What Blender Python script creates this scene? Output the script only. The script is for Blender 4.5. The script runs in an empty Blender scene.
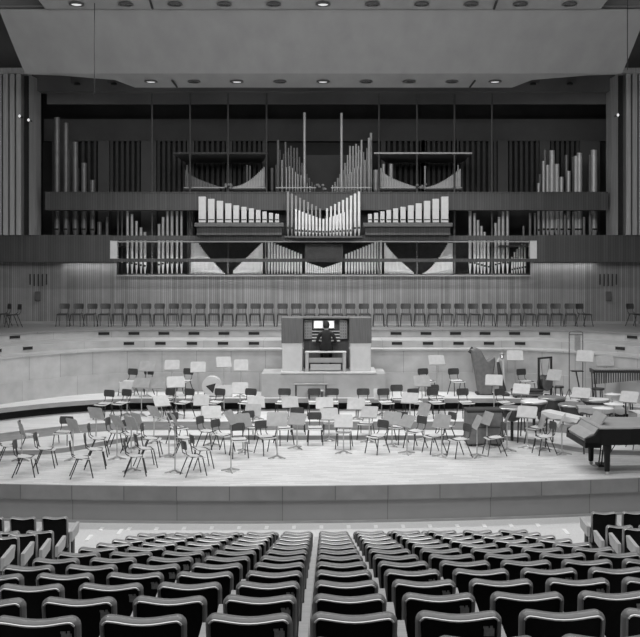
import bpy, math, random
from mathutils import Vector, Matrix
random.seed(7)
PI = math.pi
sc = bpy.context.scene
col = sc.collection
EYE = 4.67; F = 1000.0; VX = 323.0; VY = 265.0

def P(px, py, Y):
    return Vector(((px-VX)*Y/F, Y, EYE-(py-VY)*Y/F))
def PX(px, Y): return (px-VX)*Y/F
def PZ(py, Y): return EYE-(py-VY)*Y/F

ONES = ['', 'first', 'second', 'third', 'fourth', 'fifth', 'sixth', 'seventh', 'eighth', 'ninth', 'tenth', 'eleventh', 'twelfth',
        'thirteenth', 'fourteenth', 'fifteenth', 'sixteenth', 'seventeenth', 'eighteenth', 'nineteenth']
TENS = {20: ('twenty', 'twentieth'), 30: ('thirty', 'thirtieth'), 40: ('forty', 'fortieth')}
def ordn(n):
    if n < 20: return ONES[n]
    t = n//10*10
    return TENS[t][1] if n == t else TENS[t][0]+'-'+ONES[n-t]

# ------------------------------------------------------------------ materials
def lin(v):
    v = v/255.0
    return v/12.92 if v <= 0.04045 else ((v+0.055)/1.055)**2.4
def base_mat(name, g, rough=0.6, metal=0.0, spec=0.5, coat=0.0):
    m = bpy.data.materials.new(name); m.use_nodes = True
    b = m.node_tree.nodes['Principled BSDF']
    b.inputs['Base Color'].default_value = (g, g, g, 1)
    b.inputs['Roughness'].default_value = rough
    b.inputs['Metallic'].default_value = metal
    b.inputs['Specular IOR Level'].default_value = spec
    b.inputs['Coat Weight'].default_value = coat
    return m, m.node_tree, b
def mottled(name, g, rough=0.6, amt=0.1, scale=6.0, metal=0.0, spec=0.5, coat=0.0, stretch=(1, 1, 1), bump=0.0):
    m, nt, b = base_mat(name, g, rough, metal, spec, coat)
    tc = nt.nodes.new('ShaderNodeTexCoord'); mp = nt.nodes.new('ShaderNodeMapping')
    mp.inputs['Scale'].default_value = stretch
    nz = nt.nodes.new('ShaderNodeTexNoise'); nz.inputs['Scale'].default_value = scale; nz.inputs['Detail'].default_value = 5
    mr = nt.nodes.new('ShaderNodeMapRange')
    mr.inputs['From Min'].default_value = 0.3; mr.inputs['From Max'].default_value = 0.7
    mr.inputs['To Min'].default_value = g*(1-amt); mr.inputs['To Max'].default_value = g*(1+amt)
    nt.links.new(tc.outputs['Object'], mp.inputs[0]); nt.links.new(mp.outputs[0], nz.inputs['Vector'])
    nt.links.new(nz.outputs[0], mr.inputs[0]); nt.links.new(mr.outputs[0], b.inputs['Base Color'])
    if bump:
        bp = nt.nodes.new('ShaderNodeBump'); bp.inputs['Strength'].default_value = bump; bp.inputs['Distance'].default_value = 0.01
        nt.links.new(nz.outputs[0], bp.inputs['Height']); nt.links.new(bp.outputs[0], b.inputs['Normal'])
    return m
def uv_cells(name, g, cw, ch, var=0.12, seam=0.02, seam_dark=0.45, rough=0.5, off=False, spec=0.4, grain=0.1):
    """material on UV in metres: rectangular cells, each its own tone, divided by thin joints"""
    m, nt, b = base_mat(name, g, rough, spec=spec)
    N = nt.nodes.new; L = nt.links.new
    def math_(op, a, bb=None):
        n = N('ShaderNodeMath'); n.operation = op
        for i, x in enumerate((a, bb)):
            if x is None: continue
            if isinstance(x, (int, float)): n.inputs[i].default_value = x
            else: L(x, n.inputs[i])
        return n.outputs[0]
    uv = N('ShaderNodeUVMap'); sx = N('ShaderNodeSeparateXYZ'); L(uv.outputs[0], sx.inputs[0])
    v = math_('DIVIDE', sx.outputs[1], ch); fv = math_('FLOOR', v)
    u = math_('DIVIDE', sx.outputs[0], cw)
    if off: u = math_('ADD', u, math_('MULTIPLY', fv, 0.37))
    fu = math_('FLOOR', u)
    cx = N('ShaderNodeCombineXYZ'); L(fu, cx.inputs[0]); L(fv, cx.inputs[1])
    wn = N('ShaderNodeTexWhiteNoise'); L(cx.outputs[0], wn.inputs['Vector'])
    val = math_('MULTIPLY', math_('ADD', math_('MULTIPLY', wn.outputs['Value'], 2*var), 1-var), g)
    nz = N('ShaderNodeTexNoise'); nz.inputs['Scale'].default_value = 2.2; nz.inputs['Detail'].default_value = 6
    L(uv.outputs[0], nz.inputs['Vector'])
    val = math_('MULTIPLY', val, math_('ADD', math_('MULTIPLY', nz.outputs[0], 2*grain), 1-grain))
    su = math_('LESS_THAN', math_('FRACT', u), seam/cw); sv = math_('LESS_THAN', math_('FRACT', v), seam/ch)
    s = math_('MAXIMUM', su, sv)
    val = math_('MULTIPLY', val, math_('SUBTRACT', 1.0, math_('MULTIPLY', s, 1-seam_dark)))
    L(val, b.inputs['Base Color'])
    return m
def emit(name, s, g=1.0):
    m = bpy.data.materials.new(name); m.use_nodes = True; nt = m.node_tree
    b = nt.nodes['Principled BSDF']; b.inputs['Base Color'].default_value = (g, g, g, 1)
    b.inputs['Emission Color'].default_value = (1, 1, 1, 1); b.inputs['Emission Strength'].default_value = s
    return m

M = {}
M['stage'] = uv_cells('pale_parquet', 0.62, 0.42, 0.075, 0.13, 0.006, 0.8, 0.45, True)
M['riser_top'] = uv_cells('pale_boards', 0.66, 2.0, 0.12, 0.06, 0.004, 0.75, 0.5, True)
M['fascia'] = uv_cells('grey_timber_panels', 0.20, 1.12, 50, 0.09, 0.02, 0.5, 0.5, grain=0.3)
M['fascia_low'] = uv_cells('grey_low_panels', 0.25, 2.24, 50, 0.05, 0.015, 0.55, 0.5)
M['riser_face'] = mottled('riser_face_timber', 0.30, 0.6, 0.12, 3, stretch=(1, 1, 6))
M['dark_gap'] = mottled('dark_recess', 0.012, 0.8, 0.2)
M['panel'] = uv_cells('pale_wall_panels', 0.46, 1.08, 50, 0.07, 0.016, 0.6, 0.5, grain=0.3)
M['panel_low'] = uv_cells('pale_wall_panels_lower', 0.45, 1.9, 50, 0.05, 0.012, 0.65, 0.5, grain=0.3)
M['slat'] = uv_cells('vertical_timber_slats', 0.24, 0.075, 50, 0.20, 0.014, 0.5, 0.5, grain=0.2)
M['beam'] = uv_cells('dark_slatted_beam', 0.075, 0.09, 50, 0.15, 0.016, 0.6, 0.55)
M['fin'] = mottled('timber_fin', 0.42, 0.45, 0.18, 2, stretch=(8, 8, 0.3))
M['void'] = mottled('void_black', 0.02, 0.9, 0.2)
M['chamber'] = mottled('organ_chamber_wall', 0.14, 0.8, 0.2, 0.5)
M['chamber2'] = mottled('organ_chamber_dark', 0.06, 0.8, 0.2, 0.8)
M['louvre'] = mottled('louvre_grey', 0.09, 0.7, 0.15)
M['canopy'] = mottled('reflector_plaster', 0.33, 0.75, 0.07, 1.2, stretch=(1.5, 0.6, 1), bump=0.1)
M['carpet'] = mottled('pale_carpet', 0.57, 0.9, 0.08, 40, bump=0.3)
M['plate'] = mottled('bright_floor_plate', 0.85, 0.4, 0.05)
M['leather'] = mottled('black_seat_cover', 0.006, 0.65, 0.3, 30, spec=0.15)
M['rim'] = mottled('grey_seat_rim', 0.21, 0.30, 0.06, 12, spec=0.6)
M['rim_highlight'] = mottled('bright_rim_highlight', 0.85, 0.25, 0.03, 12, metal=0.3, spec=1.0)  # bright colour standing in for the highlight along the rim edge
M['arm'] = mottled('pale_arm', 0.40, 0.5, 0.1, 8, stretch=(1, 6, 1))
M['tag'] = mottled('seat_tag', 0.34, 0.4, 0.3, 60)
M['ply_dark'] = mottled('dark_ply', 0.06, 0.45, 0.2, 9, stretch=(1, 1, 5))
M['ply_light'] = mottled('pale_ply', 0.60, 0.4, 0.1, 9, stretch=(5, 1, 1))
M['black_metal'] = mottled('black_metal', 0.03, 0.4, 0.1, metal=0.2)
M['stand'] = mottled('grey_stand_metal', 0.42, 0.42, 0.08, 9, metal=0.3)
M['stand_lite'] = mottled('pale_stand_metal', 0.46, 0.42, 0.08, 9, metal=0.3)
M['paper'] = mottled('sheet_music', 0.80, 0.8, 0.04)
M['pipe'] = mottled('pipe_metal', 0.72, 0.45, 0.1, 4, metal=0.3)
M['pipe_dim'] = mottled('shaded_pipe_metal', 0.28, 0.45, 0.12, 4, metal=0.3)  # pipe metal darkened for pipes in shade; the bell tubes share it
M['pole'] = mottled('dark_pole_metal', 0.12, 0.5, 0.1, 4, metal=0.3)
M['pipe_white'] = mottled('white_pipe_wood', 0.46, 0.5, 0.06)
M['mouth'] = mottled('pipe_mouth', 0.03, 0.7, 0.1)
M['piano'] = mottled('black_lacquer', 0.005, 0.35, 0.1, spec=0.25)
M['key'] = mottled('ivory', 0.75, 0.3, 0.03)
M['lid'] = mottled('piano_lid_reflection', 0.32, 0.5, 0.08, 3)  # grey paints the reflection on the black lacquered lid and fallboard
M['cover'] = mottled('grey_quilted_cover', 0.16, 0.8, 0.15, 9, bump=0.4)
M['drum'] = mottled('dark_drum_shell', 0.06, 0.35, 0.2, 5, metal=0.4)
M['skinhead'] = mottled('pale_drumskin', 0.68, 0.6, 0.05)
M['steel'] = mottled('bright_steel', 0.55, 0.3, 0.05, metal=0.8)
M['console'] = mottled('console_panel', 0.13, 0.5, 0.25, 5, stretch=(9, 1, 0.3))
M['white'] = mottled('white_paint', 0.62, 0.6, 0.05)
M['pale'] = mottled('pale_grey_paint', 0.45, 0.6, 0.06)
M['suit'] = mottled('dark_suit', 0.018, 0.9, 0.2, 12)
M['skin'] = mottled('skin', 0.30, 0.6, 0.05)
M['hair'] = mottled('dark_hair', 0.02, 0.7, 0.2)
M['lamp_in'] = emit('lamp_glow', 0.6, 0.6)
M['lamp_dim'] = mottled('lamp_reflector_off', 0.25, 0.2, 0.3, 20, metal=0.8)
M['dot'] = emit('pilot_lamp', 0.6)
M['page_glow'] = emit('self_lit_music_page', 0.9, 0.8)  # page glows by itself in place of light falling on it
M['ring'] = mottled('lamp_ring', 0.10, 0.4, 0.2)
gm = bpy.data.materials.new('perspex'); gm.use_nodes = True
gb = gm.node_tree.nodes['Principled BSDF']
gb.inputs['Base Color'].default_value = (0.9, 0.9, 0.9, 1); gb.inputs['Roughness'].default_value = 0.08
gb.inputs['Transmission Weight'].default_value = 1.0; gb.inputs['IOR'].default_value = 1.1
M['glass'] = gm

# ------------------------------------------------------------------ mesh builder
class MB:
    def __init__(s): s.v = []; s.f = []; s.uv = {}; s.mi = []; s.cur = 0
    def add(s, vs, fs, uvs=None):
        o = len(s.v); s.v += [tuple(v) for v in vs]
        for k, f in enumerate(fs):
            s.f.append([i+o for i in f]); s.mi.append(s.cur)
            if uvs: s.uv[len(s.f)-1] = uvs[k]
        return s
    def box(s, x0, x1, y0, y1, z0, z1, bev=0.0):
        if bev > 0:
            b = bev; V = []
            pts = []
            for sx in (0, 1):
                for sy in (0, 1):
                    for sz in (0, 1):
                        X = (x0, x1)[sx]; Y = (y0, y1)[sy]; Z = (z0, z1)[sz]
                        dx = b*(1-2*sx); dy = b*(1-2*sy); dz = b*(1-2*sz)
                        pts += [(X, Y+dy, Z+dz), (X+dx, Y, Z+dz), (X+dx, Y+dy, Z)]
            import bmesh
            bm = bmesh.new()
            for p in pts: bm.verts.new(p)
            bmesh.ops.convex_hull(bm, input=bm.verts); bm.verts.index_update()
            s.add([v.co[:] for v in bm.verts], [[v.index for v in f.verts] for f in bm.faces]); bm.free()
            return s
        v = [(x0,y0,z0),(x1,y0,z0),(x1,y1,z0),(x0,y1,z0),(x0,y0,z1),(x1,y0,z1),(x1,y1,z1),(x0,y1,z1)]
        f = [(0,3,2,1),(4,5,6,7),(0,1,5,4),(1,2,6,5),(2,3,7,6),(3,0,4,7)]
        dx, dy, dz = x1-x0, y1-y0, z1-z0
        u = [[(0,0)]*4]*6
        u = [[(x0,y0),(x0,y1),(x1,y1),(x1,y0)], [(x0,y0),(x1,y0),(x1,y1),(x0,y1)],
             [(x0,z0),(x1,z0),(x1,z1),(x0,z1)], [(y0,z0),(y1,z0),(y1,z1),(y0,z1)],
             [(x1,z0),(x0,z0),(x0,z1),(x1,z1)], [(y1,z0),(y0,z0),(y0,z1),(y1,z1)]]
        return s.add(v, f, u)
    def bar(s, p, q, r0, r1=None, n=8, cap=True):
        p = Vector(p); q = Vector(q); r1 = r0 if r1 is None else r1
        d = (q-p).normalized(); a = d.orthogonal().normalized(); b = d.cross(a)
        v = []
        for (c, r) in ((p, r0), (q, r1)):
            for i in range(n):
                t = 2*PI*i/n; v.append(c+a*math.cos(t)*r+b*math.sin(t)*r)
        f = [(i, (i+1) % n, n+(i+1) % n, n+i) for i in range(n)]
        if cap: f += [tuple(range(n-1, -1, -1)), tuple(range(n, 2*n))]
        return s.add(v, f)
    def lathe(s, prof, n=16, c=(0, 0, 0)):
        v = []; f = []
        for (r, z) in prof:
            for i in range(n):
                t = 2*PI*i/n; v.append((c[0]+r*math.cos(t), c[1]+r*math.sin(t), c[2]+z))
        for k in range(len(prof)-1):
            for i in range(n):
                j = (i+1) % n; f.append((k*n+i, k*n+j, (k+1)*n+j, (k+1)*n+i))
        f += [tuple(range(n-1, -1, -1)), tuple(range((len(prof)-1)*n, len(prof)*n))]
        return s.add(v, f)
    def prism(s, pts, a0, a1, axis='y'):
        n = len(pts); v = []
        for a in (a0, a1):
            for (p, q) in pts:
                v.append((p, a, q) if axis == 'y' else ((p, q, a) if axis == 'z' else (a, p, q)))
        f = [(i, (i+1) % n, n+(i+1) % n, n+i) for i in range(n)] + [tuple(range(n-1, -1, -1)), tuple(range(n, 2*n))]
        uv = []
        for ff in f: uv.append([(v[i][0]+0*v[i][1], v[i][1] if axis == 'z' else v[i][2]) for i in ff])
        return s.add(v, f, uv)
    def sweep(s, path, sect, frame, close=False):
        """path points; frame(i)->(a,b) axes; sect list of (u,v)"""
        n = len(sect); v = []; f = []
        for i, p in enumerate(path):
            a, b = frame(i)
            for (u, w) in sect: v.append(Vector(p)+a*u+b*w)
        for i in range(len(path)-1):
            for j in range(n):
                k = (j+1) % n; f.append((i*n+j, i*n+k, (i+1)*n+k, (i+1)*n+j))
        f += [tuple(range(n-1, -1, -1)), tuple(range((len(path)-1)*n, len(path)*n))]
        return s.add(v, f)
    def ribbon(s, path, z0, z1):
        v = []; f = []; uv = []; L = 0
        for i, (x, y) in enumerate(path): v += [(x, y, z0), (x, y, z1)]
        for i in range(len(path)-1):
            d = math.hypot(path[i+1][0]-path[i][0], path[i+1][1]-path[i][1])
            f.append((2*i, 2*i+2, 2*i+3, 2*i+1)); uv.append([(L, z0), (L+d, z0), (L+d, z1), (L, z1)]); L += d
        return s.add(v, f, uv)
    def strip(s, pa, pb, z):
        v = []; f = []; uv = []
        for a, b in zip(pa, pb): v += [(a[0], a[1], z), (b[0], b[1], z)]
        for i in range(len(pa)-1):
            q = (2*i, 2*i+2, 2*i+3, 2*i+1); f.append(q); uv.append([(v[k][0], v[k][1]) for k in q])
        return s.add(v, f, uv)
    def mesh(s, name, mats, smooth=False):
        me = bpy.data.meshes.new(name); me.from_pydata(s.v, [], s.f); me.update()
        l = me.uv_layers.new(name='UVMap')
        for i, p in enumerate(me.polygons):
            if i in s.uv:
                for k, li in enumerate(p.loop_indices): l.data[li].uv = s.uv[i][k]
            p.material_index = s.mi[i]
        import bmesh
        bm = bmesh.new(); bm.from_mesh(me); bmesh.ops.recalc_face_normals(bm, faces=bm.faces); bm.to_mesh(me); bm.free()
        for m in (mats if isinstance(mats, (list, tuple)) else [mats]): me.materials.append(M[m])
        if smooth:
            me.polygons.foreach_set('use_smooth', [True]*len(me.polygons))
            try: me.set_sharp_from_angle(angle=math.radians(40))
            except Exception: pass
        return me
    def build(s, name, mats, parent=None, smooth=False, loc=None):
        o = bpy.data.objects.new(name, s.mesh(name, mats, smooth)); col.objects.link(o)
        if parent is not None: o.parent = parent
        if loc is not None: o.location = loc
        return o

def empty(name, loc, rz=0.0):
    o = bpy.data.objects.new(name, None); col.objects.link(o); o.empty_display_size = 0.1
    o.location = loc; o.rotation_euler = (0, 0, rz); return o
def tag(o, label, cat, group=None, kind=None):
    o['label'] = label; o['category'] = cat
    if group: o['group'] = group
    if kind: o['kind'] = kind
    return o
def struct(o, label=None):
    o['kind'] = 'structure'
    if label: o['label'] = label
    return o
def kids(o): return [c for c in bpy.data.objects if c.parent == o]
def copy_tree(o, parent=None, children=None):
    c = o.copy(); col.objects.link(c)
    if parent is not None: c.parent = parent
    for ch in (CH.get(o.name) if o.name in CH else []): copy_tree(ch, c)
    return c
CH = {}
def register(o):
    ks = kids(o); CH[o.name] = ks
    for k in ks: register(k)

# ------------------------------------------------------------------ camera
cd = bpy.data.cameras.new('camera'); cam = bpy.data.objects.new('camera', cd); col.objects.link(cam)
cam.location = (0, 0, EYE); cam.rotation_euler = (PI/2, 0, 0)
cd.sensor_width = 36; cd.lens = F/640*36; cd.shift_x = -3/640; cd.shift_y = -53.5/640
cd.clip_end = 200
sc.camera = cam

# ================================================================== SETTING
# audience floor
KNEE = 17.6
def floor_z(yr): return -0.81 if yr >= KNEE else -0.81+0.2234*(KNEE-yr)
SL = 0.035
mb = MB()
xs = [-16, -8, 0, 8, 16]; yr = [-1.0, 3, 8, 13, KNEE, 22.6]
v = []; f = []; uv = []
for y in yr:
    for x in xs: v.append((x, y+SL*x, floor_z(y)))
for i in range(len(yr)-1):
    for j in range(len(xs)-1):
        a = i*5+j; q = (a, a+1, a+6, a+5); f.append(q); uv.append([(v[k][0], v[k][1]) for k in q])
mb.add(v, f, uv); struct(mb.build('floor', 'carpet'), 'pale carpeted auditorium floor sloping down to the stage')

# stage outline functions
def front(x): return 21.2+0.043*x+0.0102*x*x
def sstep(a, b, t):
    t = max(0, min(1, (t-a)/(b-a))); return t*t*(3-2*t)
def e1(x): return 26.7-2.1*sstep(4.6, 7.0, abs(x))-0.12*max(0, abs(x)-7)**1.3
def e2(x): return 27.6-0.15*max(0, abs(x)-4.7)**2
def e3(x): return 29.6-0.15*max(0, abs(x)-5.2)**2
def wl(x): return 31.3-0.22*max(0, abs(x)-5.5)**2 if abs(x) < 10.4 else 31.3-0.22*4.9**2-2.1*(abs(x)-10.4)
def wa(x): return 31.9-0.20*max(0, abs(x)-5.8)**2 if abs(x) < 10.8 else 31.9-5.0-2.0*(abs(x)-10.8)
def wb(x): return 33.3-0.17*max(0, abs(x)-6.6)**2 if abs(x) < 12 else 33.3-0.17*5.4**2-1.84*(abs(x)-12)
Z1, Z2, Z3 = 0.12, 0.35, 0.72
def path(fn, x0=-12.0, x1=12.0, n=60): return [(x0+(x1-x0)*i/n, fn(x0+(x1-x0)*i/n)) for i in range(n+1)]

mb = MB(); pf = path(front); pb = [(x, 29.0) for x, _ in pf]
mb.strip(pf, pb, 0.0); mb.ribbon(pf, -0.31, 0.0)
mb.strip(pf, [(x, y+0.08) for x, y in pf], -0.31)
struct(mb.build('stage_floor', 'stage'), 'pale parquet stage floor')
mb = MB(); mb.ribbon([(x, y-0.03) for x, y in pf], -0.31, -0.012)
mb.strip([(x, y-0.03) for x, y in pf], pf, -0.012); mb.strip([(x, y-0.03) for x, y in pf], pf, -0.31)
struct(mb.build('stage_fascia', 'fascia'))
mb = MB(); mb.ribbon([(x, y+0.06) for x, y in pf], -0.81, -0.31)
struct(mb.build('stage_base_panel', 'fascia_low'))
mb = MB(); mb.ribbon([(x, y+0.02) for x, y in pf], -0.81, -0.76); mb.strip([(x, y+0.02) for x, y in pf], [(x, y+0.06) for x, y in pf], -0.76)
struct(mb.build('baseboard_stage', 'riser_face'))
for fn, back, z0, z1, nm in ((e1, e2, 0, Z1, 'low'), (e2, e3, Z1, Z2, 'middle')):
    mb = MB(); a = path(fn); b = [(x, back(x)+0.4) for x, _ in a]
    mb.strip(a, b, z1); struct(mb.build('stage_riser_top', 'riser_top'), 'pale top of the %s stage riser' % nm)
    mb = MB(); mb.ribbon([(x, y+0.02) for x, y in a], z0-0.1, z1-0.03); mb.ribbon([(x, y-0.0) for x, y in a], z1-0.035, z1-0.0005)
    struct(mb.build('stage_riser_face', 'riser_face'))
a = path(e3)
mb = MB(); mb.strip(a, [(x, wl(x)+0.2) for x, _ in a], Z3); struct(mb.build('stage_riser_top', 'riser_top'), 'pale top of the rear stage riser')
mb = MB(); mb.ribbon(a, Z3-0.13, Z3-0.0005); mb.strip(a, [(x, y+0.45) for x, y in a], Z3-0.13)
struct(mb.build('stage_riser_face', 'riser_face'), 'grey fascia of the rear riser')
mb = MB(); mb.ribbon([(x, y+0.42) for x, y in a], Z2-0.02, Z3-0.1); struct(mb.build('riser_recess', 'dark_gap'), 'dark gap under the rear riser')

# rear stage wall, lower band projects a little
W = path(wl, -13, 13, 90)
ZS = PZ(373, 31.2)   # seam height
ZW = PZ(349, 31.3)
mb = MB(); mb.ribbon([(x, y-0.06) for x, y in W], Z3-0.02, ZS); mb.strip([(x, y-0.06) for x, y in W], W, ZS)
struct(mb.build('wall_stage_lower', 'panel_low'), 'pale lower band of the wall behind the stage')
mb = MB(); mb.ribbon(W, ZS-0.02, ZW); struct(mb.build('wall_stage', 'panel'), 'pale panelled wall behind the stage')
A = path(wa, -13.4, 13.4, 90); B = path(wb, -14, 14, 90)
ZA = PZ(340.5, 31.9); ZB = PZ(329.5, 33.3)
def interp(pa, n): return pa
mb = MB()
mb.strip(W, A, ZW); mb.ribbon(A, ZW, ZA); mb.strip([(x, y-0.05) for x, y in W], W, ZW)
mb.ribbon([(x, y-0.05) for x, y in W], ZW-0.05, ZW)
mb.strip(A, B, ZA); mb.ribbon(B, ZA-0.02, ZB-0.02)
struct(mb.build('choir_terrace', 'panel_low'), 'stepped pale choir terrace faces')
YB = 36.6
mb = MB(); mb.strip([(x, y-0.04) for x, y in B], [(x, YB+0.2) for x, _ in B], ZB)
mb.ribbon([(x, y-0.04) for x, y in B], ZB-0.05, ZB)
struct(mb.build('choir_floor', 'fascia_low'), 'choir floor')
# vent slots in the terrace faces
def facing(fn, x):
    return math.atan2(fn(x+0.05)-fn(x-0.05), 0.1)
def solve(fn, px):
    x = PX(px, 31)
    for _ in range(30): x = (px-VX)*fn(x)/F
    return x
ups = [15]+[104+30*i for i in range(6)]+[426+29.6*i for i in range(5)]+[632]
ups = [15, 104, 134, 164, 194, 224, 254, 396, 426, 455.5, 485, 514.6, 544.5, 632]
lows = [-3, 28, 129, 160.5, 192, 223, 254, 397, 428, 458.5, 489, 520, 620]
k = 0
for lst, fn, z, w, rown in ((ups, wb, (ZA+ZB)/2-0.0, 0.36, 'upper'), (lows, wa, (ZW+ZA)/2+0.02, 0.33, 'lower')):
    for n, px in enumerate(lst):
        x = solve(fn, px); e = empty('vent_slot', (x, fn(x)-0.012, z), facing(fn, x))
        tag(e, 'black slot in the %s choir terrace face, %s from left' % (rown, ordn(n+1)), 'vent', 'black vent slots in the choir terrace')
        MB().box(-w/2, w/2, -0.006, 0.012, -0.045, 0.045).build('grille', 'dark_gap', e)
        f_ = MB().box(-w/2-0.01, w/2+0.01, -0.012, 0.01, 0.045, 0.055); f_.box(-w/2-0.01, w/2+0.01, -0.012, 0.01, -0.055, -0.045)
        f_.build('frame', 'riser_face', e)

# slatted wall behind the choir
ZLT = PZ(275, YB); ZLB = PZ(262, 36.0)
def bw(x): return YB-0.02*max(0, abs(x)-10.3)**2.0
BW = path(bw, -16, 16, 80)
mb = MB()
xl, xr = PX(117, YB), PX(530, YB)
mb.ribbon([p for p in path(bw, -16, xl, 30)], ZB, PZ(238, YB)); mb.ribbon(path(bw, xl, xr, 30), ZB, ZLT); mb.ribbon(path(bw, xr, 16, 30), ZB, PZ(238, YB))
struct(mb.build('wall_back', 'slat'), 'vertical timber slat wall behind the choir seats')
mb = MB().box(xl, xr, YB-0.06, 39.4, ZLT-0.05, ZLT); struct(mb.build('trim_1', 'riser_face'), 'ledge under the organ pipes')
mb = MB().box(-16, 16, YB-0.03, YB-0.005, ZB, ZB+0.09); struct(mb.build('baseboard_back', 'riser_face'))
for s_, nm in ((38.5, 'left'), (608, 'right')):
    e = empty('wall_grille', (PX(s_, YB), YB-0.04, PZ(280, YB)))
    tag(e, 'cluster of dark vertical slots in the slatted wall on the %s' % nm, 'vent', None)
    for i in range(5):
        MB().box(-0.30+i*0.15-0.02, -0.30+i*0.15+0.02, 0, 0.03, -0.22+(0.05 if i % 4 == 0 else 0), 0.22).build('slot', 'mouth', e)
    tag(MB().box(-0.1, 0.1, -0.06, 0.0, -0.17, 0.17, 0.01).build('wall_box', 'louvre', loc=(PX(s_, YB), YB-0.03, PZ(296, YB))),
        'small dark box fixed low on the slatted wall at %s' % nm, 'box')

# lower organ beam, side segments and rails
YL = 36.0
mb = MB()
def cbox(mb, x0, x1, y0, y1, Y0, Y1): return mb.box(PX(x0, Y0), PX(x1, Y0), Y0, Y1, PZ(y1, Y0), PZ(y0, Y0))
for (a_, b_, nm) in ((-60, 110, 'left'), (537, 705, 'right')):
    mb = MB(); cbox(mb, a_, b_, 235, 262, YL, YL+0.55)
    struct(mb.build('organ_beam', 'beam'), 'dark slatted gallery beam on the %s' % nm)
mb = MB(); cbox(mb, 110, 537, 235.5, 240.5, YL, YL+0.2); cbox(mb, 110, 537, 258.6, 262, YL, YL+0.2)
struct(mb.build('organ_rail', 'beam'), 'dark rails in front of the organ window')
mb = MB(); cbox(mb, 116, 530, 241, 242.2, YL+0.03, YL+0.1); struct(mb.build('trim_2', 'stand'), 'thin bright strip under the upper rail')
mb = MB(); cbox(mb, 110, 117, 240.5, 258.6, YL+0.02, YL+0.3); cbox(mb, 530, 537, 240.5, 258.6, YL+0.02, YL+0.3)
struct(mb.build('trim_3', 'white'), 'pale end blocks of the organ window')
for i in range(11):
    x0 = 117+i*(413/11); x1 = 117+(i+1)*(413/11)
    mb = MB(); cbox(mb, x0+0.6, x1-0.6, 242.3, 258.5, YL+0.12, YL+0.128)
    struct(mb.build('window_%d' % (i+1), 'glass'), 'clear pane in front of the organ pipes')
# upper beam
mb = MB(); cbox(mb, 45, 608, 192.5, 210, 36.3, 36.9); struct(mb.build('organ_beam', 'beam'), 'upper dark slatted beam across the organ')
mb = MB(); cbox(mb, 45, 608, 191.8, 192.8, 36.27, 36.5); struct(mb.build('trim_4', 'beam'))
# chamber shell
mb = MB()
xL, xR = PX(44, 36.6), PX(609, 36.6)
mb.box(xL-1.6, xR+1.6, 41.0, 41.2, 4.0, 13.5)
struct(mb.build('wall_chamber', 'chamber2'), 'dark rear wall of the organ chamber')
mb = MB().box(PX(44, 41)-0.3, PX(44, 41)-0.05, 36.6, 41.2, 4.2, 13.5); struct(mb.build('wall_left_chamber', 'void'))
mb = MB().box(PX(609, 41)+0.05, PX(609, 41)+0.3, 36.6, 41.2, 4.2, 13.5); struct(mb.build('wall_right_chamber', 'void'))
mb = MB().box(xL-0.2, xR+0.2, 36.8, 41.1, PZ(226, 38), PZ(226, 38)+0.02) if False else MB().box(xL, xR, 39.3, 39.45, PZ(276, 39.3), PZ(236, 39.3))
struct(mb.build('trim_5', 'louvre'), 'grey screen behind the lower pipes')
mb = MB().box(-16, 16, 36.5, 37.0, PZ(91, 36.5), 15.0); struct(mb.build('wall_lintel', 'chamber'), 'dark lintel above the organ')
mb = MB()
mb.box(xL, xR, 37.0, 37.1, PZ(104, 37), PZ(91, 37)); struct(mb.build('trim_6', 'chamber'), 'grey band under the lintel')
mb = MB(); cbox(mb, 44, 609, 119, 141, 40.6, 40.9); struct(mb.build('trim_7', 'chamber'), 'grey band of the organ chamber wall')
for n, (a_, b_) in enumerate(((74, 98), (109, 141), (156, 187), (194, 226), (232, 262), (386, 420), (426, 452), (459, 498), (508, 540), (550, 580))):
    e = empty('louvre_panel', (PX((a_+b_)/2, 40.5), 40.5, PZ(192, 40.5)))
    struct(e, 'dark vertical louvres at the back of the organ chamber')
    wdt = (b_-a_)*0.0405; h = (192-140.5)*0.0405; ns = max(4, int(wdt/0.2)); mb = MB()
    for i in range(ns):
        xx = -wdt/2+wdt*(i+0.5)/ns; mb.box(xx-0.055, xx+0.055, 0, 0.08, 0, h)
    o = mb.build('slats', 'louvre', e); o['kind'] = 'structure'
    fr = MB().box(-wdt/2-0.2, -wdt/2-0.02, -0.02, 0.1, 0, h); fr.box(wdt/2+0.02, wdt/2+0.2, -0.02, 0.1, 0, h)
    o = fr.build('frame', 'chamber', e)
for n_, (a_, b_, Y0, Y1, z) in enumerate(((170, 480, 37.0, 41.0, PZ(193, 38)-0.12), (46, 118, 36.9, 41.0, PZ(240, 38)-0.22), (500, 607, 36.9, 41.0, PZ(240, 38)-0.22))):
    struct(MB().box(PX(a_, Y0), PX(b_, Y0), Y0, Y1, z-0.06, z).build('chamber_floor', 'chamber2'), 'shelf floor carrying organ pipes')
for (a_, b_) in ((98, 109), (141, 156), (187, 194), (226, 232), (498, 508), (540, 550), (580, 600), (52, 74)):
    mb = MB(); cbox(mb, a_, b_, 141, 236, 40.3, 40.6); struct(mb.build('chamber_column', 'chamber'), 'dark grey column between louvre panels')
# side walls / ceiling of the hall
struct(MB().box(-16.3, -16, 0, 41.2, -1, 15).build('wall_left', 'fin')); struct(MB().box(16, 16.3, 0, 41.2, -1, 15).build('wall_right', 'fin'))
struct(MB().box(-16.3, 16.3, 0, 41.3, 15, 15.2).build('ceiling', 'void'), 'dark void above the reflectors')
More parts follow.
